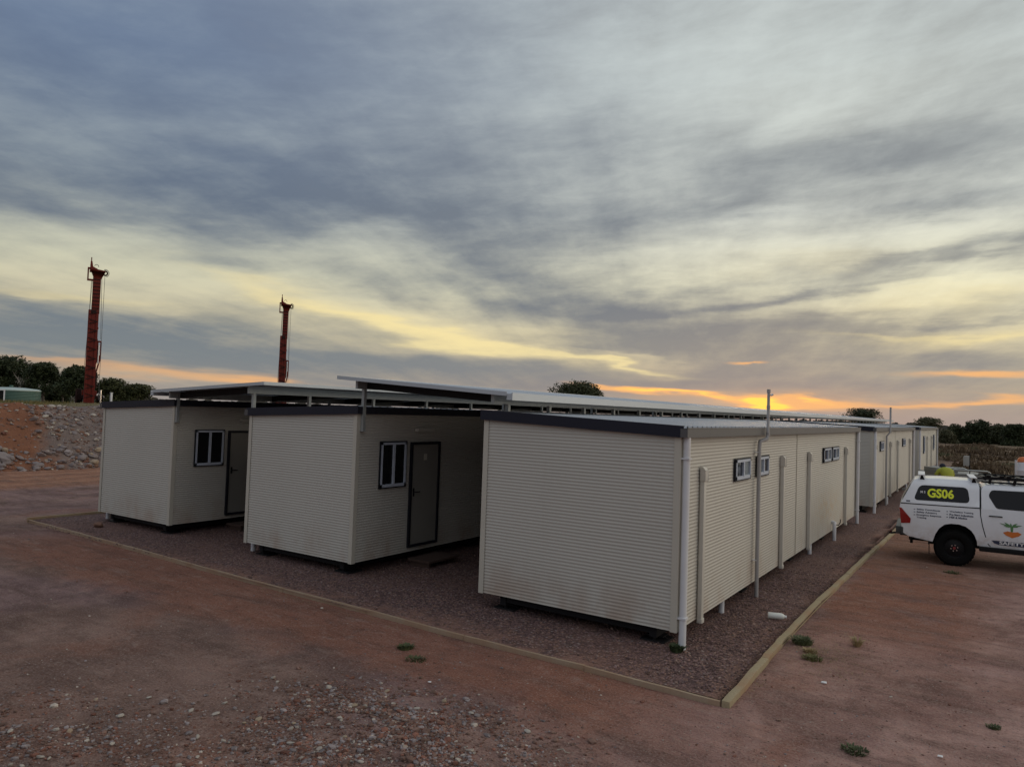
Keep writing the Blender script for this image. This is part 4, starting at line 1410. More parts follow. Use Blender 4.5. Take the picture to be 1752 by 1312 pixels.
# wheels
def wheel(cx, sd):
    w = empty('wheel', (cx, sd * .70, .37)); w.parent = ute
    m = MB(); R0 = .37
    prof = [(.205, -.10), (.235, -.118), (.30, -.125), (.345, -.115), (.362, -.095), (R0, -.07), (R0, .07), (.362, .095), (.345, .115), (.30, .125), (.235, .118), (.205, .10)]
    m.lathe(prof, (0, 0, 0), 'Y', 48)
    for k in range(30):                        # tread blocks
        a = 2 * math.pi * k / 30
        for yy in (-.085, .0, .085):
            aa = a + (.1 if yy == 0 else 0); c, s_ = math.cos(aa), math.sin(aa)
            ux, uz = -s_, c
            p = [(c * r_ + ux * t_, yy + y_, s_ * r_ + uz * t_) for r_ in (R0 - .006, R0 + .010) for (t_, y_) in ((-.026, -.028), (.026, -.028), (.026, .028), (-.026, .028))]
            m.hexa(p)
    m.build('tyre', M_RUBBER, w, smooth=35)
    m = MB()
    m.lathe([(.207, -.10), (.200, .10)], (0, 0, 0), 'Y', 36)
    m.lathe([(.207, sd * .10), (.195, sd * .085), (.185, sd * .05), (.14, sd * .055), (.10, sd * .075), (.0001, sd * .075)], (0, 0, 0), 'Y', 36)
    m.build('rim', M_BLACK, w, smooth=40)
    m = MB(); m.tube([(0, sd * .075, 0), (0, sd * .10, 0)], .030, 12); m.build('hub_cap', plain('hub_red', (.22, .03, .03), .4), w)
    for k in range(6):
        a = rad(k * 60 + 15); m = MB(); m.tube([(math.cos(a) * .062, sd * .074, math.sin(a) * .062), (math.cos(a) * .062, sd * .092, math.sin(a) * .062)], .014, 8)
        m.build('wheel_nut', M_CHROME, w)


for cx in (0, 2.75):
    for sd in (-1, 1): wheel(cx, sd)


# lettering
def side_text(name, body_txt, x, z, h, width, mat, parent, off=.006, bold=0.0, shear=0.0):
    cu = bpy.data.curves.new(name, 'FONT'); cu.body = body_txt; cu.size = 1.0; cu.offset = bold; cu.resolution_u = 3; cu.shear = shear
    o = bpy.data.objects.new(name, cu); COL.objects.link(o)
    bpy.context.view_layer.update()
    dg = bpy.context.evaluated_depsgraph_get()
    me = bpy.data.meshes.new_from_object(o.evaluated_get(dg))
    bpy.data.objects.remove(o)
    xs_ = [v.co.x for v in me.vertices]; ys_ = [v.co.y for v in me.vertices]
    x0, x1, y0, y1 = min(xs_), max(xs_), min(ys_), max(ys_)
    for v in me.vertices:
        X = x + (v.co.x - x0) / (x1 - x0) * width; Z = z + (v.co.y - y0) / (y1 - y0) * h
        v.co = (X, -(uw(X, Z) + off), Z)
    me.materials.clear(); me.materials.append(mat)
    q = bpy.data.objects.new(name, me); COL.objects.link(q); q.parent = parent
    return q


side_text('lettering', 'GS06', -.505, 1.395, .195, .49, M_YELLOW, can, .008, .035)
side_text('small_sticker', 'M 3', -.635, 1.475, .05, .09, M_WHITEPRINT, can, .008, .02)
plate('badge', [(-.905, 1.275), (-.83, 1.277), (-.83, 1.303), (-.905, 1.301)], M_PRINT, .004, can)
for (s_, x, z, w_) in (('Safety Consultants', -.705, 1.105, .44), ('Safety Advisors', -.705, 1.048, .38), ('Emergency Response', -.705, .988, .46), ('Training', -.705, .932, .185),
                       ('Workplace Training', -.095, 1.112, .43), ('Pre Start Inductions', -.095, 1.054, .43), ('HSE & Medics', -.095, .996, .32)):
    side_text('lettering', s_, x, z, .040, w_, M_PRINT, body, .004, .035)
    if s_ != 'Training':
        side_text('bullet', '-', x - .055, z + .010, .014, .028, M_PRINT, body, .004, .02)
plate('sign_band', [(.655, .615), (.70, .56), (.78, .535), (2.1, .52), (2.1, .625)], M_PRINT, .004, body)
side_text('lettering', 'SAFETY E', .79, .545, .068, .52, M_WHITEPRINT, body, .008, .03)
# emblem: spreading green palm over an orange bowl of earth
em = empty('emblem', (0, 0, 0)); em.parent = body


def leaf_poly(x0, z0, x1, z1, w):
    a, b = Vector((x0, z0)), Vector((x1, z1)); d = (b - a); nn = Vector((-d.y, d.x)).normalized() * w
    return [tuple(a), tuple(a.lerp(b, .35) + nn), tuple(a.lerp(b, .7) + nn * .7), tuple(b), tuple(a.lerp(b, .7) - nn * .4), tuple(a.lerp(b, .35) - nn * .6)]


for (x1, z1, w_) in ((.79, .985, .018), (.87, 1.01, .022), (.98, 1.00, .02), (1.10, 1.00, .022), (1.18, .965, .018), (.86, .93, .018), (1.11, .93, .018)):
    plate('palm_leaf', leaf_poly(1.0, .925, x1, z1, w_), M_GREENPRINT, .004 + .0012 * abs(x1 - 1) * 5, em, cuts=False, th=.001)
plate('palm_trunk', [(.975, .93), (1.03, .93), (1.02, .82), (.985, .82)], M_GREENPRINT, .0035, em, cuts=False, th=.001)
plate('bowl', [(.85, .795), (.93, .83), (1.02, .815), (1.10, .83), (1.17, .795), (1.12, .745), (1.01, .70), (.90, .745)], M_ORANGEPRINT, .0045, em, cuts=False, th=.001)
# ================================================================ drill rigs
M_RIG = plain('rig_red', (.14, .020, .014), .6, var=.35, scale=3, dirt=((.03, .015, .012), .5), spec=.2)
M_RIGDK = plain('rig_dark', (.025, .010, .009), .6, var=.3, spec=.2)
M_CABLE = plain('cable', (.08, .08, .085), .6)


def drill_rig(label, loc, rz, sz=1.0):
    """local: x to the right as seen from the camp, z up, origin on the ground under the mast"""
    t = empty('drill_rig', loc, rz); t.scale = (.88, .80, sz); tag(t, label, 'drill rig', 'red drill rigs beyond the camp')
    # mast: two side channels with cross plates, a wider lower section and a slimmer telescoped upper one
    m = MB()
    for sx in (-.30, .24): m.box(sx - .09, sx + .09, -.24, .24, -.1, 6.6)
    m.box(-.35, .29, -.18, .18, 0, 6.55)
    low = m.build('mast_lower', M_RIG, t, bevel=.02)
    for k in range(20):
        b = MB(); z = .2 + k * .32; b.beam((-.33, -.255, z), (.27, -.255, z + (.16 if k % 2 else -.16)), .03, .05); b.build('brace', M_RIGDK, low)
    for k in range(7):
        b = MB(); b.box(.26, .36, -.2, .1, .5 + k * .8, .62 + k * .8); b.build('lug', M_RIG, low)
    m = MB(); m.box(-.20, .36, -.17, .17, 6.5, 9.0); up = m.build('mast_upper', M_RIG, t, bevel=.02)
    for k in range(9):
        b = MB(); z = 6.7 + k * .25; b.box(-.18, .34, -.20, -.17, z, z + .06); b.build('brace', M_RIGDK, up)
    m = MB(); m.box(-.34, .36, -.22, .22, 6.38, 6.62); m.box(.16, .30, -.2, .2, 6.1, 6.4); m.build('mast_collar', M_RIGDK, t, bevel=.02)
    # crown
    m = MB()
    m.hexa([(-.12, -.2, 8.75), (.34, -.2, 8.75), (.34, .2, 8.75), (-.12, .2, 8.75), (-.34, -.22, 9.25), (.60, -.22, 9.25), (.60, .22, 9.25), (-.34, .22, 9.25)])
    m.hexa([(-.34, -.22, 9.25), (.60, -.22, 9.25), (.60, .22, 9.25), (-.34, .22, 9.25), (-.38, -.2, 9.50), (.66, -.2, 9.38), (.66, .2, 9.38), (-.38, .2, 9.50)])
    m.hexa([(-.46, -.14, 9.22), (-.16, -.14, 9.22), (-.16, .14, 9.22), (-.46, .14, 9.22), (-.42, -.1, 9.98), (-.30, -.1, 9.98), (-.30, .1, 9.98), (-.42, .1, 9.98)])
    cr = m.build('crown', M_RIG, t, bevel=.02)
    m = MB(); m.box(-.40, -.33, -.06, .06, 9.98, 10.25); m.build('tip', M_RIG, cr)
    m = MB(); m.tube([(-.36, 0, 9.62), (-.12, 0, 9.50), (.05, 0, 9.44)], .07, 8); m.build('crown_arm', M_RIG, cr)
    m = MB(); m.box(-.60, -.50, -.1, .1, 8.72, 9.45); m.box(-.60, -.2, -.1, .1, 8.62, 8.74); m.box(-.60, -.36, -.1, .1, 9.42, 9.54); m.build('jib_frame', M_RIG, cr)
    m = MB(); m.lathe([(.10, -.05), (.20, -.05), (.20, .05), (.10, .05)], (.62, 0, 9.24), 'Y', 20); m.build('sheave', M_RIGDK, cr)
    pts = [(.62 + .26 * math.cos(rad(a)), 0, 9.24 + .26 * math.sin(rad(a))) for a in range(-70, 111, 20)]
    m = MB(); m.tube(pts, .022, 6); m.build('sheave_guard', M_CABLE, cr)
    m = MB(); m.tube([(.0 + .14 * math.cos(rad(a)), 0, 9.66 + .12 * math.sin(rad(a))) for a in range(-20, 200, 20)], .018, 6); m.build('hose_loop', M_CABLE, cr)
    # cables and hoses
    for (x0, z0, x1, z1) in ((.60, 9.1, .62, .4), (.40, 8.9, .55, 4.6), (-.30, 8.6, -.40, .3), (-.24, 8.6, -.46, 2.5)):
        m = MB(); m.tube([(x0, -.1, z0), ((x0 + x1) / 2, -.12, (z0 + z1) / 2), (x1, -.1, z1)], .016, 5); m.build('cable', M_CABLE, t)
    # drill head and feed frame hanging off the right side
    m = MB(); m.box(.30, .62, -.16, .16, 4.40, 4.50); m.box(.54, .64, -.12, .12, 3.1, 4.42); m.box(.30, .42, -.12, .12, 3.5, 4.42)
    m.hexa([(.30, -.12, 2.3), (.40, -.12, 2.3), (.40, .12, 2.3), (.30, .12, 2.3), (.50, -.12, 3.2), (.62, -.12, 3.2), (.62, .12, 3.2), (.50, .12, 3.2)])
    m.box(.28, .56, -.14, .14, 3.0, 3.5)
    fr = m.build('feed_frame', M_RIG, t, bevel=.015)
    m = MB(); m.tube([(.44, -.15, 2.9), (.46, -.15, 4.2)], .05, 8); m.build('ram', M_CHROME, fr)
    m = MB(); m.box(.28, .46, -.2, .2, 1.2, 2.3); m.build('drill_head', M_RIGDK, t, bevel=.03)
    # carrier behind: deck, engine cover, tracks, jacks
    m = MB(); m.box(-.7, .6, .5, 3.6, .45, .7); m.box(-.3, .25, .2, .5, .3, 1.3); m.build('deck', M_RIGDK, t, bevel=.03)
    m = MB(); m.box(-.65, .5, 1.6, 3.3, .70, 1.05); m.build('engine_cover', M_RIG, t, bevel=.05)
    m = MB(); m.box(-.95, -.55, .5, 1.0, .35, 1.15); m.build('control_box', M_RIGDK, t, bevel=.05)
    for x in (-.95, .5):
        pr = [(.9 + .32 * math.cos(rad(a)), .36 + .32 * math.sin(rad(a))) for a in range(90, 271, 20)] + [(4.0 + .32 * math.cos(rad(a)), .36 + .32 * math.sin(rad(a))) for a in range(-90, 91, 20)]
        b = MB(); n = len(pr)
        b.quad([(x, y, z) for y, z in pr]); b.quad([(x + .45, y, z) for y, z in pr][::-1])
        for i in range(n):
            p, q = pr[i], pr[(i + 1) % n]; b.quad([(x, p[0], p[1]), (x + .45, p[0], p[1]), (x + .45, q[0], q[1]), (x, q[0], q[1])])
        b.build('track', M_RUBBER, t)
    for x in (-.9, .75):
        b = MB(); b.tube([(x, .3, 0), (x, .3, 1.1)], .06, 8); b.build('jack', M_CHROME if x > 0 else M_RIGDK, t)
    return t


VR = math.atan2(_r.y, _r.x)     # rigs and tank stand across the line of sight
drill_rig('tall red drill rig mast standing left, beside the trees behind the embankment', (-51.88, 25.62, 2.33), rad(63.6), 1.0)
drill_rig('red drill rig mast rising beyond the lower awning, farther away', (-56.4, 45.45, 2.15), rad(49), 1.09)
# worker-high drums and gear at the foot of the near rig
t = empty('white_post', (-51.1, 26.7, 2.3)); tag(t, 'short white marker post right of the left drill rig', 'post')
m = MB(); m.box(-.06, .06, -.06, .06, 0, .95); m.build('post', M_PVC, t); m = MB(); m.box(-.075, .075, -.075, .075, .951, .98); m.build('cap', M_PVC, t)
M_TANKG = plain('tank_green', (.058, .120, .100), .45, var=.35, scale=.8, dirt=((.12, .15, .13), .5))

# ================================================================ tank and site hut on the left
tank = empty('water_tank', (-101.9, 40.9, 1.72)); tag(tank, 'low round green water tank with a pale domed lid, beyond the embankment', 'water tank')
m = MB(); prof = []
for k in range(9): prof += [(3.10, k * .18), (3.14, k * .18 + .045), (3.14, k * .18 + .135)]
m.lathe([(3.10, -.6)] + prof + [(3.10, 1.66)], (0, 0, 0), 'Z', 48); m.build('shell', M_TANKG, tank, smooth=50)
m = MB(); m.lathe([(3.18, 1.64), (3.18, 1.72), (2.9, 1.86), (1.5, 2.02), (.001, 2.06)], (0, 0, 0), 'Z', 48); m.build('lid', plain('tank_lid', (.42, .50, .47), .4), tank, smooth=50)
m = MB(); m.tube([(.45, -.2, 2.02), (.45, -.2, 2.3)], .22, 12); m.build('hatch', M_TANKG, tank)
hut = empty('site_hut', (-95.63, 37.56, 1.73), rad(68)); tag(hut, 'corner of a dark hut with white posts, at the left edge before the green tank', 'hut')
m = MB(); m.box(-3.0, .10, 0, 2.4, .05, 1.55); m.build('wall', M_BLACK, hut)
for x in (-3.05, .05):
    m = MB(); m.box(x, x + .14, -.16, -.02, 0, 1.6); m.build('post', M_PVC, hut)
m = MB(); m.box(-3.1, .22, -.2, 2.5, 1.6, 1.72); m.build('roof', M_PVC, hut)
m = MB(); m.box(-3.1, .22, -.2, 2.5, -.25, .05); m.build('base', M_PVC, hut)


# ================================================================ trees
def leaf_crown(name, lobes, n, size, mat, parent, seed, gap=.18, flat=.6):
    """many small leaf clumps spread through the volume of several lobes"""
    rnd = random.Random(seed); V, Fc = [], []
    tot = sum(l[3] * l[3] * l[4] for l in lobes)
    for (cx, cy, cz, r, rz) in lobes:
        k = int(n * r * r * rz / tot)
        for _ in range(k):
            while True:
                d = Vector((rnd.gauss(0, 1), rnd.gauss(0, 1), rnd.gauss(0, 1)))
                if d.length > .01: break
            d.normalize(); q = rnd.random() ** .38
            bumpy = 1 + .28 * noise.noise(d * 2.1 + Vector((cx, cy, seed)))
            p = Vector((cx + d.x * r * q * bumpy, cy + d.y * r * q * bumpy, cz + d.z * rz * q * bumpy))
            if noise.noise(p * (1.5 / max(r, .5)) + Vector((seed, 0, 0))) < -gap: continue
            s = size * rnd.uniform(.5, 1.4)
            a = Vector((rnd.gauss(0, 1), rnd.gauss(0, 1), rnd.gauss(0, .6))).normalized(); b = a.cross(Vector((rnd.gauss(0, 1), rnd.gauss(0, 1), rnd.gauss(0, 1)))).normalized()
            i = len(V)
            V += [tuple(p - a * s), tuple(p + b * s * flat * .6 - a * s * .1), tuple(p + a * s), tuple(p - b * s * flat * .6 + a * s * .1)]
            Fc.append((i, i + 1, i + 2, i + 3))
    me = bpy.data.meshes.new(name); me.from_pydata(V, [], Fc); me.materials.append(mat); me.update()
    o = bpy.data.objects.new(name, me); COL.objects.link(o); o.parent = parent
    return o


def trunk(parent, h, r, tips, mat, seed, lean=(0, 0)):
    rnd = random.Random(seed); m = MB()
    top = Vector((lean[0], lean[1], h))
    m.tube([(0, 0, -.3), tuple(top * .5 + Vector((rnd.uniform(-.1, .1), 0, 0))), tuple(top)], [r, r * .8, r * .6], 8)
    for tp in tips:
        tp = Vector(tp); st = top * rnd.uniform(.55, 1.0); mid = st.lerp(tp, .5) + Vector((rnd.uniform(-.2, .2), rnd.uniform(-.2, .2), rnd.uniform(0, .25)))
        m.tube([tuple(st), tuple(mid), tuple(tp)], [r * .5, r * .32, r * .12], 6)
    return m.build('trunk', mat, parent, smooth=60)


def tree(label, x, y, width, height, seed, mat=None, group=None, z0=None, lobes=7, n=2200, base=.25, cat='tree', name='tree', size=.21):
    t = empty(name, (x, y, z0)); tag(t, label, cat, group)
    rnd = random.Random(seed); mat = mat or M_LEAF
    L = []
    for k in range(lobes):
        a = rnd.uniform(0, 6.28); rr = width * .5
        r = rr * rnd.uniform(.42, .66); hz = height * rnd.uniform(base + .18, .86)
        off = (rr - r) * rnd.uniform(.3, 1.0) * (1.1 - .55 * max(0, (hz / height - .5) * 2))
        L.append((math.cos(a) * off, math.sin(a) * off, hz - r * .05, r, min(r * .8, height - hz) if hz + r * .8 > height else r * .75))
    L.append((0, 0, height * .72, width * .28, height * .27))
    leaf_crown('crown', L, int(n * 2.6), size, mat, t, seed, .34)
    trunk(t, height * .42, width * .03 + .05, [(l[0] * .8, l[1] * .8, l[2]) for l in L[:6]], M_BARK, seed)
    return t


GT = 'trees standing behind the green tank and drill rig'
# pixel column, distance, width, height; feet hidden behind the embankment
tree('dark rounded tree at the left edge, rising above the green tank', -119.68, 46.89, 9.0, 7.7, 21, M_LEAF, GT, .9, 9, 5200)
tree('tall dark tree with a pointed top, right of the bare pale tree', -113.63, 49.68, 5.8, 6.9, 22, M_LEAF, GT, .9, 8, 3600)
tree('smaller dark tree between the pointed one and the left drill rig', -115.53, 53.22, 4.6, 5.4, 23, M_LEAF, GT, .9, 6, 2300)
tree('dark tree whose crown touches the left side of the red drill mast', -107.47, 51.35, 5.8, 6.5, 24, M_LEAF, GT, .9, 8, 3600)
tree('round olive tree just right of the left drill mast', -105.51, 55.04, 6.2, 5.0, 25, M_LEAF2, GT, .8, 8, 3400, base=.05)
tree('low spreading tree with gaps under its crown, right end of the left group', -104.40, 58.17, 6.2, 4.4, 26, M_LEAF2, GT, .7, 7, 2300, base=.3)
tree('small flat-topped bush between two larger dark trees of the left group', -120.87, 54.49, 6, 3.6, 27, M_LEAF, GT, .9, 6, 2400, base=.0)
# bare dead tree
t = empty('bare_tree', (-115.01, 47.35, .9)); tag(t, 'bare pale leafless tree standing just behind the green tank', 'tree', GT)
m = MB(); rnd = random.Random(3)
m.tube([(0, 0, -.3), (.05, 0, 2), (0, 0, 3.4)], [.14, .11, .08], 8)
m.build('trunk', M_PALEBARK, t, smooth=60)
for k in range(9):
    b = MB(); a = rad(20 + k * 17); L_ = rnd.uniform(1.1, 2.2); s0 = Vector((0, 0, 2.4 + rnd.random()))
    e0 = s0 + Vector((math.cos(a) * L_, rnd.uniform(-.6, .6), math.sin(a) * L_ * .8 + .5)); md = s0.lerp(e0, .5) + Vector((0, 0, .1))
    b.tube([tuple(s0), tuple(md), tuple(e0)], [.05, .035, .015], 5)
    for j in range(6):
        s1 = s0.lerp(e0, rnd.uniform(.4, 1)); e1 = s1 + Vector((rnd.uniform(-.5, .5), rnd.uniform(-.3, .3), rnd.uniform(.1, .6))); b.tube([tuple(s1), tuple(s1.lerp(e1, .5)), tuple(e1)], [.018, .012, .006], 4)
    b.build('branch', M_PALEBARK, t)

tree('single broad tree showing its crown above the upper awning', -52.50, 97.23, 10.4, 8.0, 31, M_LEAF2, None, 0, 11, 6500, base=.42)
tree('small flat-crowned tree above the far end of the awning', -22.72, 164.85, 10.5, 6.2, 32, M_LEAF, None, 0, 8, 2600, base=.35)
tree('scruffy low tree peeping over the farthest cabin roof', -10.40, 172.99, 7.5, 4.7, 33, M_LEAF3, None, 0, 7, 1700, base=.3)
GB = 'dense bushes beyond the scrub on the right'
tree('left end bush of the dense dark row on the right horizon', -5.18, 158.45, 5.4, 3.9, 41, M_LEAF2, GB, -.4, 8, 3600, base=-.25, cat='bush', name='bush')
tree('tallest rounded bush of the dark row, second from its left end', -2.04, 156.92, 6.6, 4.75, 42, M_LEAF, GB, -.4, 9, 4400, base=-.25, cat='bush', name='bush')
tree('dark bush in the middle of the row, right of the tallest one', 1.01, 163.73, 6.0, 4.1, 43, M_LEAF2, GB, -.4, 8, 3600, base=-.25, cat='bush', name='bush')
tree('broad dark bush of the row near the right edge of the photo', 3.70, 155.92, 6.8, 4.2, 44, M_LEAF, GB, -.4, 9, 4200, base=-.25, cat='bush', name='bush')
tree('bush cut by the right edge of the photo, ending the dark row', 6.74, 160.32, 6.6, 4.2, 45, M_LEAF, GB, -.4, 8, 3000, base=-.25, cat='bush', name='bush')
tree('low dark bush beside the farthest cabin, below the horizon line', -6.72, 149.04, 4.2, 2.7, 46, M_LEAF3, GB, -.4, 6, 1900, base=-.25, cat='bush', name='bush')

# scrub and dry grass between the camp and the bushes
rnd = random.Random(77); V, Fc, Mi = [], [], []
for i in range(26000):
    y = 52 + 75 * rnd.random() ** 1.2; x = rnd.uniform(-4.5, 1.2) + (y - 50) * rnd.uniform(-.06, .22)
    if noise.noise(Vector((x * .25, y * .12, 2))) < -.12: continue
    if x < -2.2 and y < 61: continue
    hgt = .15 + .55 * max(0, noise.noise(Vector((x * .3, y * .15, 9))) + .25) + rnd.uniform(0, .15)
    z = ground_z(x, y) - .05; w = rnd.uniform(.05, .18); a = rnd.uniform(0, 3.14); h2 = hgt * rnd.uniform(.35, .85)
    zb = z + hgt * rnd.uniform(0, .5)
    dx, dy = math.cos(a) * w, math.sin(a) * w; lx, ly = rnd.uniform(-.12, .12), rnd.uniform(-.12, .12)
    b = len(V); V += [(x - dx, y - dy, zb), (x + dx, y + dy, zb), (x + dx * .3 + lx, y + dy * .3 + ly, zb + h2), (x - dx * .3 + lx, y - dy * .3 + ly, zb + h2)]
    Fc.append((b, b + 1, b + 2, b + 3)); k = noise.noise(Vector((x * .2, y * .1, 20)))
    Mi.append(0 if k < .10 else (1 if k < .24 else 2))
me = bpy.data.meshes.new('scrub'); me.from_pydata(V, [], Fc)
for q in (M_SCRUB, leaf_mat('dull_straw', (.11, .078, .048), (.18, .13, .078)), M_LEAF3): me.materials.append(q)
me.polygons.foreach_set('material_index', Mi); me.update()
o = bpy.data.objects.new('scrub', me); COL.objects.link(o); tag(o, 'brown scrub and dry grass between the far cabins and the dark bushes', 'scrub', kind='stuff')
# green and yellow grass on top of the embankment
rnd = random.Random(78); V, Fc = [], []
for i in range(9000):
    x = rnd.uniform(-60, -37); y = rnd.uniform(12, 34)
    if rnd.random() > .8 and y > 24: continue
    z = max(ground_z(x, y), 2.3) ; h = rnd.uniform(.10, .32); w = .05; a = rnd.uniform(0, 3.1)
    b = len(V); V += [(x - math.cos(a) * w, y - math.sin(a) * w, z - .1), (x + math.cos(a) * w, y + math.sin(a) * w, z - .1), (x + rnd.uniform(-.1, .1), y, z + h)]
    Fc.append((b, b + 1, b + 2))
me = bpy.data.meshes.new('grass'); me.from_pydata(V, [], Fc); me.materials.append(leaf_mat('bank_grass', (.075, .085, .03), (.17, .13, .05))); me.update()
o = bpy.data.objects.new('grass', me); COL.objects.link(o); tag(o, 'patchy green and yellow grass along the top of the embankment', 'grass', kind='stuff')

# distant low tree line round the horizon
rnd = random.Random(79); V, Fc = [], []
for i in range(26000):
    a = rad(rnd.uniform(-100, 60)); D = rnd.uniform(420, 640)
    top = 3.2 + 2.2 * noise.noise(Vector((math.degrees(a) * .35, 0, 0))) + 1.4 * noise.noise(Vector((math.degrees(a) * 1.7, 5, 0)))
    z = rnd.random() * top - .5; x, y = math.sin(a) * D, math.cos(a) * D; s = rnd.uniform(.6, 1.5)
    tx, ty = math.cos(a) * s, -math.sin(a) * s
    b = len(V); V += [(x - tx, y - ty, z - s * .5), (x + tx * .6, y + ty * .6, z - s * .6), (x + tx, y + ty, z + s * .4), (x - tx * .5, y - ty * .5, z + s * .6)]
    Fc.append((b, b + 1, b + 2, b + 3))
me = bpy.data.meshes.new('distant_woodland'); me.from_pydata(V, [], Fc); me.materials.append(leaf_mat('far_woodland', (.075, .07, .06), (.10, .09, .075))); me.update()
o = bpy.data.objects.new('distant_woodland', me); COL.objects.link(o); tag(o, 'low line of distant woodland along the horizon', 'woodland', kind='stuff')
# ================================================================ trailer, person and small things
M_TRGREY = plain('trailer_grey', (.20, .205, .20), .5, metal=.3, var=.15)
tr = empty('trailer', (-.72, 31.9, 0), VR - .05); tag(tr, 'grey box trailer with a tubular hoop, behind the white ute', 'trailer')
m = MB(); m.box(-1.0, 1.05, -.1, 1.5, .55, 1.16); m.build('tray', M_TRGREY, tr, bevel=.02)
m = MB(); m.box(-1.02, 1.07, -.12, 1.52, 1.162, 1.19); m.build('lid', M_TRGREY, tr, bevel=.008)
for y in (-.05, 1.45):
    m = MB(); m.tube([(-.55, y, 1.18), (-.50, y, 1.34), (.70, y, 1.31), (.80, y, 1.26), (.86, y, 1.18)], .028, 8); m.build('hoop', M_GALV, tr, smooth=60)
m = MB(); m.box(-.95, -.15, .3, 1.2, 1.19, 1.36); m.build('tool_box', M_TRGREY, tr, bevel=.02)
m = MB(); m.tube([(.16, .1, 1.16), (.16, .1, 1.95)], .018, 6); m.build('aerial', M_BLACK, tr)
for y in (-.26, 1.58):
    m = MB(); m.lathe([(.001, -.09), (.20, -.09), (.30, -.08), (.32, -.05), (.32, .05), (.30, .08), (.20, .09), (.001, .09)], (0, y, .32), 'Y', 24); m.build('wheel', M_RUBBER, tr, smooth=40)
m = MB(); m.beam((-1.0, .7, .52), (-2.0, .7, .48), .08, .08); m.build('drawbar', M_TRGREY, tr)

# person in a yellow work shirt bent over the trailer, back to the viewer
def skin_figure(name, verts, edges, radii, mat, parent, root=0, sub=2):
    me = bpy.data.meshes.new(name); me.from_pydata(verts, edges, [])
    me.materials.append(mat)
    o = bpy.data.objects.new(name, me); COL.objects.link(o); o.parent = parent
    o.modifiers.new('skin', 'SKIN')
    if not me.skin_vertices: pass
    sv = me.skin_vertices[0].data
    for i, r_ in enumerate(radii):
        r_ = r_ if isinstance(r_, tuple) else (r_, r_)
        sv[i].radius = r_; sv[i].use_root = (i == root)
    sb = o.modifiers.new('sub', 'SUBSURF'); sb.levels = sub; sb.render_levels = sub
    for md in o.modifiers: md.show_viewport = True
    bpy.context.view_layer.update()
    dg = bpy.context.evaluated_depsgraph_get()
    me2 = bpy.data.meshes.new_from_object(o.evaluated_get(dg))
    o.modifiers.clear(); o.data = me2; me2.polygons.foreach_set('use_smooth', [True] * len(me2.polygons))
    if not me2.materials: me2.materials.append(mat)
    return o


M_SKIN = plain('skin', (.20, .105, .07), .6, var=.1, scale=12)
M_HIVIS = plain('yellow_shirt', (.33, .35, .035), .8, var=.18, scale=9)
M_NAVYCLOTH = plain('navy_cloth', (.020, .024, .040), .9, var=.2)
M_REFL = plain('reflective_tape', (.45, .47, .45), .35)
pe = empty('person', (-1.18, 29.6, 0), VR - .1); tag(pe, 'person in a yellow work shirt and dark trousers bending over, behind the ute canopy', 'person'); pe.scale = (.92, .92, .97)
# local: x right, y away from the viewer, z up
V = [(0, 0, .88), (0, .05, 1.02), (0, .14, 1.18), (0, .27, 1.33), (0, .36, 1.40), (0, .45, 1.42),          # pelvis .. neck
     (.10, .0, .84), (.13, .03, .46), (.14, -.04, .08), (.15, .08, .04),                                      # right leg
     (-.10, .0, .84), (-.13, .06, .46), (-.14, -.02, .08), (-.15, .10, .04),
     (.20, .32, 1.36), (.33, .40, 1.18), (.42, .56, 1.06), (-.20, .32, 1.36), (-.32, .42, 1.16), (-.30, .60, 1.02),
     (0, .47, 1.50), (0, .50, 1.56)]
E_ = [(0, 1), (1, 2), (2, 3), (3, 4), (4, 5), (0, 6), (6, 7), (7, 8), (8, 9), (0, 10), (10, 11), (11, 12), (12, 13), (4, 14), (14, 15), (15, 16), (4, 17), (17, 18), (18, 19), (5, 20), (20, 21)]
Rr = [(.15, .11), (.14, .10), (.15, .11), (.17, .12), (.13, .09), .055, .085, .06, .042, .04, .085, .06, .042, .04, .065, .045, .030, .065, .045, .030, .085, .09]
skin_figure('body', V, E_, Rr, M_SKIN, pe)
# shirt over the torso and upper arms
m = MB(); rings = [(.02, .93, .175, .13), (.05, 1.04, .18, .14), (.10, 1.15, .20, .15), (.17, 1.28, .225, .16), (.25, 1.39, .24, .16), (.34, 1.47, .22, .13), (.42, 1.50, .13, .09), (.46, 1.50, .07, .06)]
for (yy, zz, rx, ry) in rings:
    for k in range(18):
        a = 2 * math.pi * k / 18; wob_ = 1 + .03 * math.sin(a * 5 + zz * 9)
        m.v.append((math.cos(a) * rx * wob_, yy + math.sin(a) * ry * .85 * wob_, zz + math.sin(a) * ry * -.45))
for i in range(len(rings) - 1):
    for k in range(18):
        k2 = (k + 1) % 18; m.f.append((i * 18 + k, i * 18 + k2, i * 18 + 18 + k2, i * 18 + 18 + k)); m.m.append(0)
m.f.append(tuple(range(18))); m.m.append(0); m.f.append(tuple(len(m.v) - 18 + k for k in range(18))); m.m.append(0)
sh = m.build('shirt', M_HIVIS, pe, smooth=180)
for s_ in (-1, 1):
    m = MB(); m.tube([(.12 * s_, .32, 1.44), (.22 * s_, .33, 1.38), (.29 * s_, .37, 1.27), (.315 * s_, .39, 1.22)], [.09, .095, .075, .068], 12); m.build('shirt_sleeve', M_HIVIS, sh, smooth=180)
V = [(0, .0, .90), (.10, .0, .82), (.13, .03, .46), (.14, -.03, .12), (-.10, .0, .82), (-.13, .06, .46), (-.14, -.01, .12)]
skin_figure('trousers', V, [(0, 1), (1, 2), (2, 3), (0, 4), (4, 5), (5, 6)], [(.16, .12), .10, .078, .065, .10, .078, .065], M_NAVYCLOTH, pe)
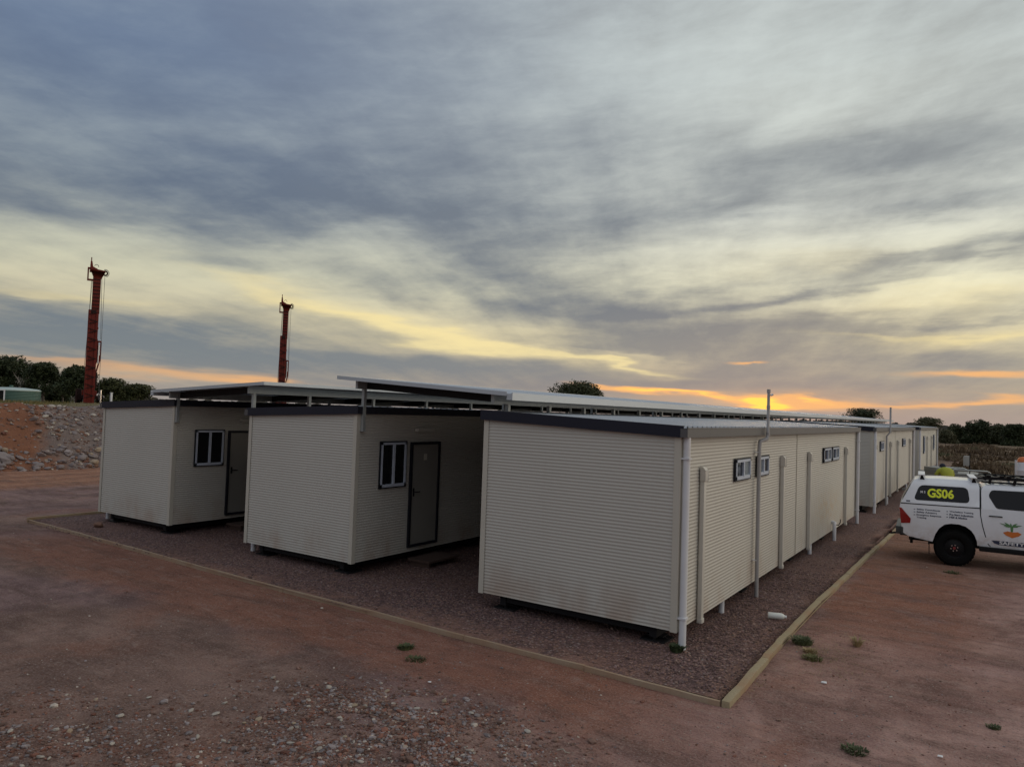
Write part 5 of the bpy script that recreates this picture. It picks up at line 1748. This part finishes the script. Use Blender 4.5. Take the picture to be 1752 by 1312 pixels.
V = [(.31, .385, 1.22), (.335, .41, 1.17), (.42, .56, 1.06)]
skin_figure('sleeve', V, [(0, 1), (1, 2)], [.062, .058, .042], M_NAVYCLOTH, pe, 0, 1)
V = [(-.305, .40, 1.21), (-.32, .42, 1.16), (-.30, .59, 1.03)]
skin_figure('sleeve', V, [(0, 1), (1, 2)], [.062, .058, .042], M_NAVYCLOTH, pe, 0, 1)
m = MB()
pr = []
for k in range(20):
    a = 2 * math.pi * k / 20; pr.append((math.cos(a) * .198, math.sin(a) * .150))
for i in range(20):
    p, q = pr[i], pr[(i + 1) % 20]; m.quad([(p[0], .045 + p[1], 1.02 + p[1] * -.35), (q[0], .045 + q[1], 1.02 + q[1] * -.35), (q[0], .065 + q[1], 1.075 + q[1] * -.35), (p[0], .065 + p[1], 1.075 + p[1] * -.35)])
m.build('reflective_band', M_REFL, pe)
m = MB(); m.lathe([(.001, .115), (.06, .105), (.098, .06), (.108, .0), (.108, -.03)], (-.02, .50, 1.55), 'Z', 16)
m.box(-.07, .07, .58, .68, 1.52, 1.532); m.build('cap', M_NAVYCLOTH, pe, smooth=50)
for s, hx, hy, hz in ((1, .43, .59, 1.05), (-1, -.29, .62, 1.01)):      # hands on the lid, each with five fingers
    V = [(0, 0, 0), (0, .045, -.005)]; E_ = [(0, 1)]; Rr = [(.028, .014), (.034, .013)]
    for k, (fx, ln) in enumerate(((-.030, .070), (-.010, .080), (.010, .076), (.028, .060))):
        b = len(V); V += [(fx, .075, -.004), (fx * 1.15, .075 + ln * .5, -.012), (fx * 1.2, .075 + ln * .9, -.030)]
        E_ += [(1, b), (b, b + 1), (b + 1, b + 2)]; Rr += [.0095, .0085, .0075]
    b = len(V); V += [(-.045 * s, .03, -.006), (-.062 * s, .062, -.014), (-.058 * s, .085, -.020)]; E_ += [(0, b), (b, b + 1), (b + 1, b + 2)]; Rr += [.011, .010, .008]
    h = skin_figure('hand', V, E_, Rr, M_SKIN, pe, 0, 1); h.location = (hx, hy, hz)

# pale block post, drum and orange cap far behind
bp_ = empty('marker_post', (-1.28, 56.0, 0)); tag(bp_, 'square pale concrete post standing in the dry grass beyond the trailer', 'post')
m = MB(); m.box(-.19, .19, -.19, .19, 0, .98); m.build('shaft', plain('pale_concrete', (.42, .41, .38), .8), bp_, bevel=.02)
m = MB(); m.hexa([(-.20, -.20, .98), (.20, -.20, .98), (.20, .20, .98), (-.20, .20, .98), (-.12, -.12, 1.04), (.12, -.12, 1.04), (.12, .12, 1.04), (-.12, .12, 1.04)]); m.build('cap', M_CONC, bp_)
dm = empty('drum', (1.18, 36.6, 0)); tag(dm, 'white drum with an orange top at the right edge, beyond the ute', 'drum')
m = MB(); m.lathe([(.001, .9), (.24, .9), (.25, .93), (.25, 1.2), (.26, 1.22), (.25, 1.24), (.25, 1.50), (.22, 1.56), (.001, 1.56)], (0, 0, 0), 'Z', 24); m.build('barrel', M_PVC, dm, smooth=40)
m = MB(); m.lathe([(.001, 1.57), (.20, 1.57), (.19, 1.68), (.13, 1.76), (.001, 1.78)], (-.05, 0, 0), 'Z', 20); m.build('cap', M_AMBER, dm, smooth=40)
m = MB(); m.box(-.30, .30, -.30, .30, .86, .90); m.build('stand_top', M_GALV, dm)
for sx in (-.27, .27):
    for sy in (-.27, .27):
        m = MB(); m.box(sx - .02, sx + .02, sy - .02, sy + .02, 0, .86); m.build('leg', M_GALV, dm)
wp = empty('white_pole', (.90, 36.9, 0)); tag(wp, 'slim white pole just left of the drum with the orange top', 'pole')
m = MB(); m.tube([(0, 0, 0), (0, 0, 1.62)], .045, 12); m.build('shaft', M_PVC, wp, smooth=60); m = MB(); m.tube([(0, 0, 0), (0, 0, .06)], .09, 12); m.build('foot', M_GALV, wp)

# things lying about
rk_ = empty('rock', (-16.72, 8.62, .02)); tag(rk_, 'brown rock lying on the gravel in front of the left end cabin', 'rock')
q = bpy.data.objects.new('stone', rock_mesh('stone', 91, 2, .7, M_STONE[2])); COL.objects.link(q); q.parent = rk_; q.scale = (.13, .11, .10); q.location = (0, 0, .06)
bt = empty('bottle', (-2.60, 11.15, .085), rad(18)); tag(bt, 'white plastic bottle lying on the gravel near the side edging', 'bottle')
m = MB(); m.tube([(-.115, 0, 0), (-.105, 0, 0), (.07, 0, 0), (.10, 0, 0), (.118, 0, 0)], [.040, .046, .046, .036, .018], 16)
m.build('flask', plain('white_plastic', (.70, .72, .68), .4), bt, smooth=60)
m = MB(); m.tube([(.119, 0, 0), (.145, 0, 0)], .020, 12); m.build('cap', M_WHITEPRINT, bt)
for (x, y, s, lab) in ((-1.55, 8.95, .03, 'tiny white paper scrap on the bare soil right of the edging'), (-.35, 7.62, .022, 'white scrap on the soil at the lower right of the photo'), (-5.0, 6.15, .018, 'white scrap beside the tip of the loose stones')):
    m = MB(); m.hexa([(-s, -s * .6, 0), (s, -s * .7, .004), (s * .8, s * .6, .0), (-s * .9, s * .7, .005), (-s, -s * .5, s * .4), (s * .9, -s * .6, s * .3), (s * .8, s * .6, s * .5), (-s * .8, s * .6, s * .35)])
    q = m.build('paper_scrap', M_WHITEPRINT, None); q.location = (x, y, ground_z(x, y) + .012); tag(q, lab, 'litter')
M_STEP = plain('dark_step_timber', (.07, .042, .032), .9, var=.3)
# timber offcut step blocks in the passages
for (x, y, lab) in ((-8.75, 10.75, 'low brown step on the gravel under the middle cabin door'), (-14.35, 10.85, 'low brown step on the gravel under the left end cabin door')):
    t_ = empty('door_step', (x, y, 0), 0); tag(t_, lab, 'step', 'steps under the cabin doors')
    m = MB(); m.box(-.26, .26, -.45, .45, .12, .16); m.build('tread', M_STEP, t_)
    for yy in (-.38, .38):
        m = MB(); m.box(-.22, .22, yy - .03, yy + .03, .03, .12); m.build('bearer', M_STEP, t_)


# weeds
def weed(label, x, y, r, h, n, mat, seed, z=None, leafy=False, group=None):
    rnd = random.Random(seed); V, Fc = [], []
    for i in range(n):
        a = rnd.uniform(0, 6.28); d = r * rnd.random() ** .6; bx, by = math.cos(a) * d * .55, math.sin(a) * d * .55
        ln = h * rnd.uniform(.45, 1.1); lean = rnd.uniform(.2, 1.1) * (1 if not leafy else .8); w = rnd.uniform(.003, .007) * (2.2 if leafy else 1)
        ax, ay = math.cos(a + rnd.uniform(-.6, .6)), math.sin(a + rnd.uniform(-.6, .6)); px_, py_ = -ay * w, ax * w
        p = [(bx, by, 0), (bx + ax * ln * lean * .35, by + ay * ln * lean * .35, ln * .6), (bx + ax * ln * lean * .85, by + ay * ln * lean * .85, ln * (1 - lean * .35))]
        b = len(V)
        V += [(p[0][0] - px_, p[0][1] - py_, 0), (p[0][0] + px_, p[0][1] + py_, 0), (p[1][0] + px_ * 1.3, p[1][1] + py_ * 1.3, p[1][2]), (p[1][0] - px_ * 1.3, p[1][1] - py_ * 1.3, p[1][2]), p[2]]
        Fc += [(b, b + 1, b + 2, b + 3), (b + 3, b + 2, b + 4)]
    me = bpy.data.meshes.new('weed'); me.from_pydata(V, [], Fc); me.materials.append(mat); me.update()
    o = bpy.data.objects.new('weed', me); COL.objects.link(o); o.location = (x, y, (ground_z(x, y) if z is None else z) - .004)
    return tag(o, label, 'weed', group)


GW = 'green weeds growing on the yard'
weed('dark leafy weed at the foot of the nearest white downpipe', -3.25, 8.83, .13, .10, 170, leaf_mat('dark_weed', (.030, .045, .02), (.05, .07, .03)), 1, .03, True, GW)
weed('bright green grass tuft against the outside of the side edging', -2.06, 10.30, .22, .10, 380, M_GRASS, 2, None, False, GW)
weed('small green tuft on bare soil at the lower right', -1.0, 7.30, .20, .045, 230, M_GRASS, 3, None, False, GW)
weed('dark green weed on red soil below the front edging, left of a paler one', -5.98, 6.86, .17, .06, 130, M_GRASS, 4, None, True, GW)
weed('pale green flat weed on red soil, right of a darker one', -5.60, 6.62, .22, .045, 150, M_GRASS, 5, None, False, GW)
weed('low green weed on the soil in front of the ute wheel', -.62, 17.15, .28, .05, 130, M_GRASS, 6, None, False, GW)
weed('spindly weed with pale flower heads right of the edging', -1.45, 10.65, .09, .15, 70, M_DRY, 7, None, False, GW)
weed('yellowish low weed patch between litter and edging', -1.83, 9.70, .22, .05, 300, leaf_mat('olive_weed', (.10, .10, .04), (.16, .15, .06)), 8, None, False, GW)
weed('dry straw tuft beside the bright green grass tuft', -1.90, 9.95, .14, .07, 160, M_DRY, 9, None, False, GW)
weed('faint green weed patch low on the right, far from the edging', .05, 8.75, .12, .035, 120, M_GRASS, 10, None, False, GW)
# straggling dry grass along the outside of the edging and round the weeds
rnd = random.Random(55); V, Fc = [], []
for i in range(1500):
    q = rnd.random()
    if q < .45: x, y = rnd.gauss(-1.75, .22), rnd.gauss(10.0, .5)
    elif q < .8: x, y = -2.2 + abs(rnd.gauss(0, .10)), rnd.uniform(7.6, 22)
    else: x, y = rnd.uniform(-10, -3), 7.55 - abs(rnd.gauss(0, .12))
    if noise.noise(Vector((x * 2, y * 1.5, 3))) < -.05 and q > .45: continue
    z = ground_z(x, y); a = rnd.uniform(0, 6.3); l = rnd.uniform(.025, .09); w = .002; h = l * rnd.uniform(.1, .7)
    dx, dy = math.cos(a), math.sin(a); b = len(V)
    V += [(x - dy * w, y + dx * w, z), (x + dy * w, y - dx * w, z), (x + dx * l, y + dy * l, z + h)]; Fc.append((b, b + 1, b + 2))
me = bpy.data.meshes.new('dry_grass'); me.from_pydata(V, [], Fc); me.materials.append(M_DRY); me.update()
o = bpy.data.objects.new('dry_grass', me); COL.objects.link(o); tag(o, 'thin straggling dry grass along the timber edging', 'dry grass', kind='stuff')
# twig
m = MB(); m.tube([(0, 0, .01), (.05, .02, .025), (.085, -.01, .02), (.12, .015, .012)], [.006, .005, .005, .003], 6)
q = m.build('twig', M_PALEBARK, None, smooth=60); q.location = (-3.12, 5.62, ground_z(-3.12, 5.62)); tag(q, 'pale twig on the soil at the bottom centre of the photo', 'twig')
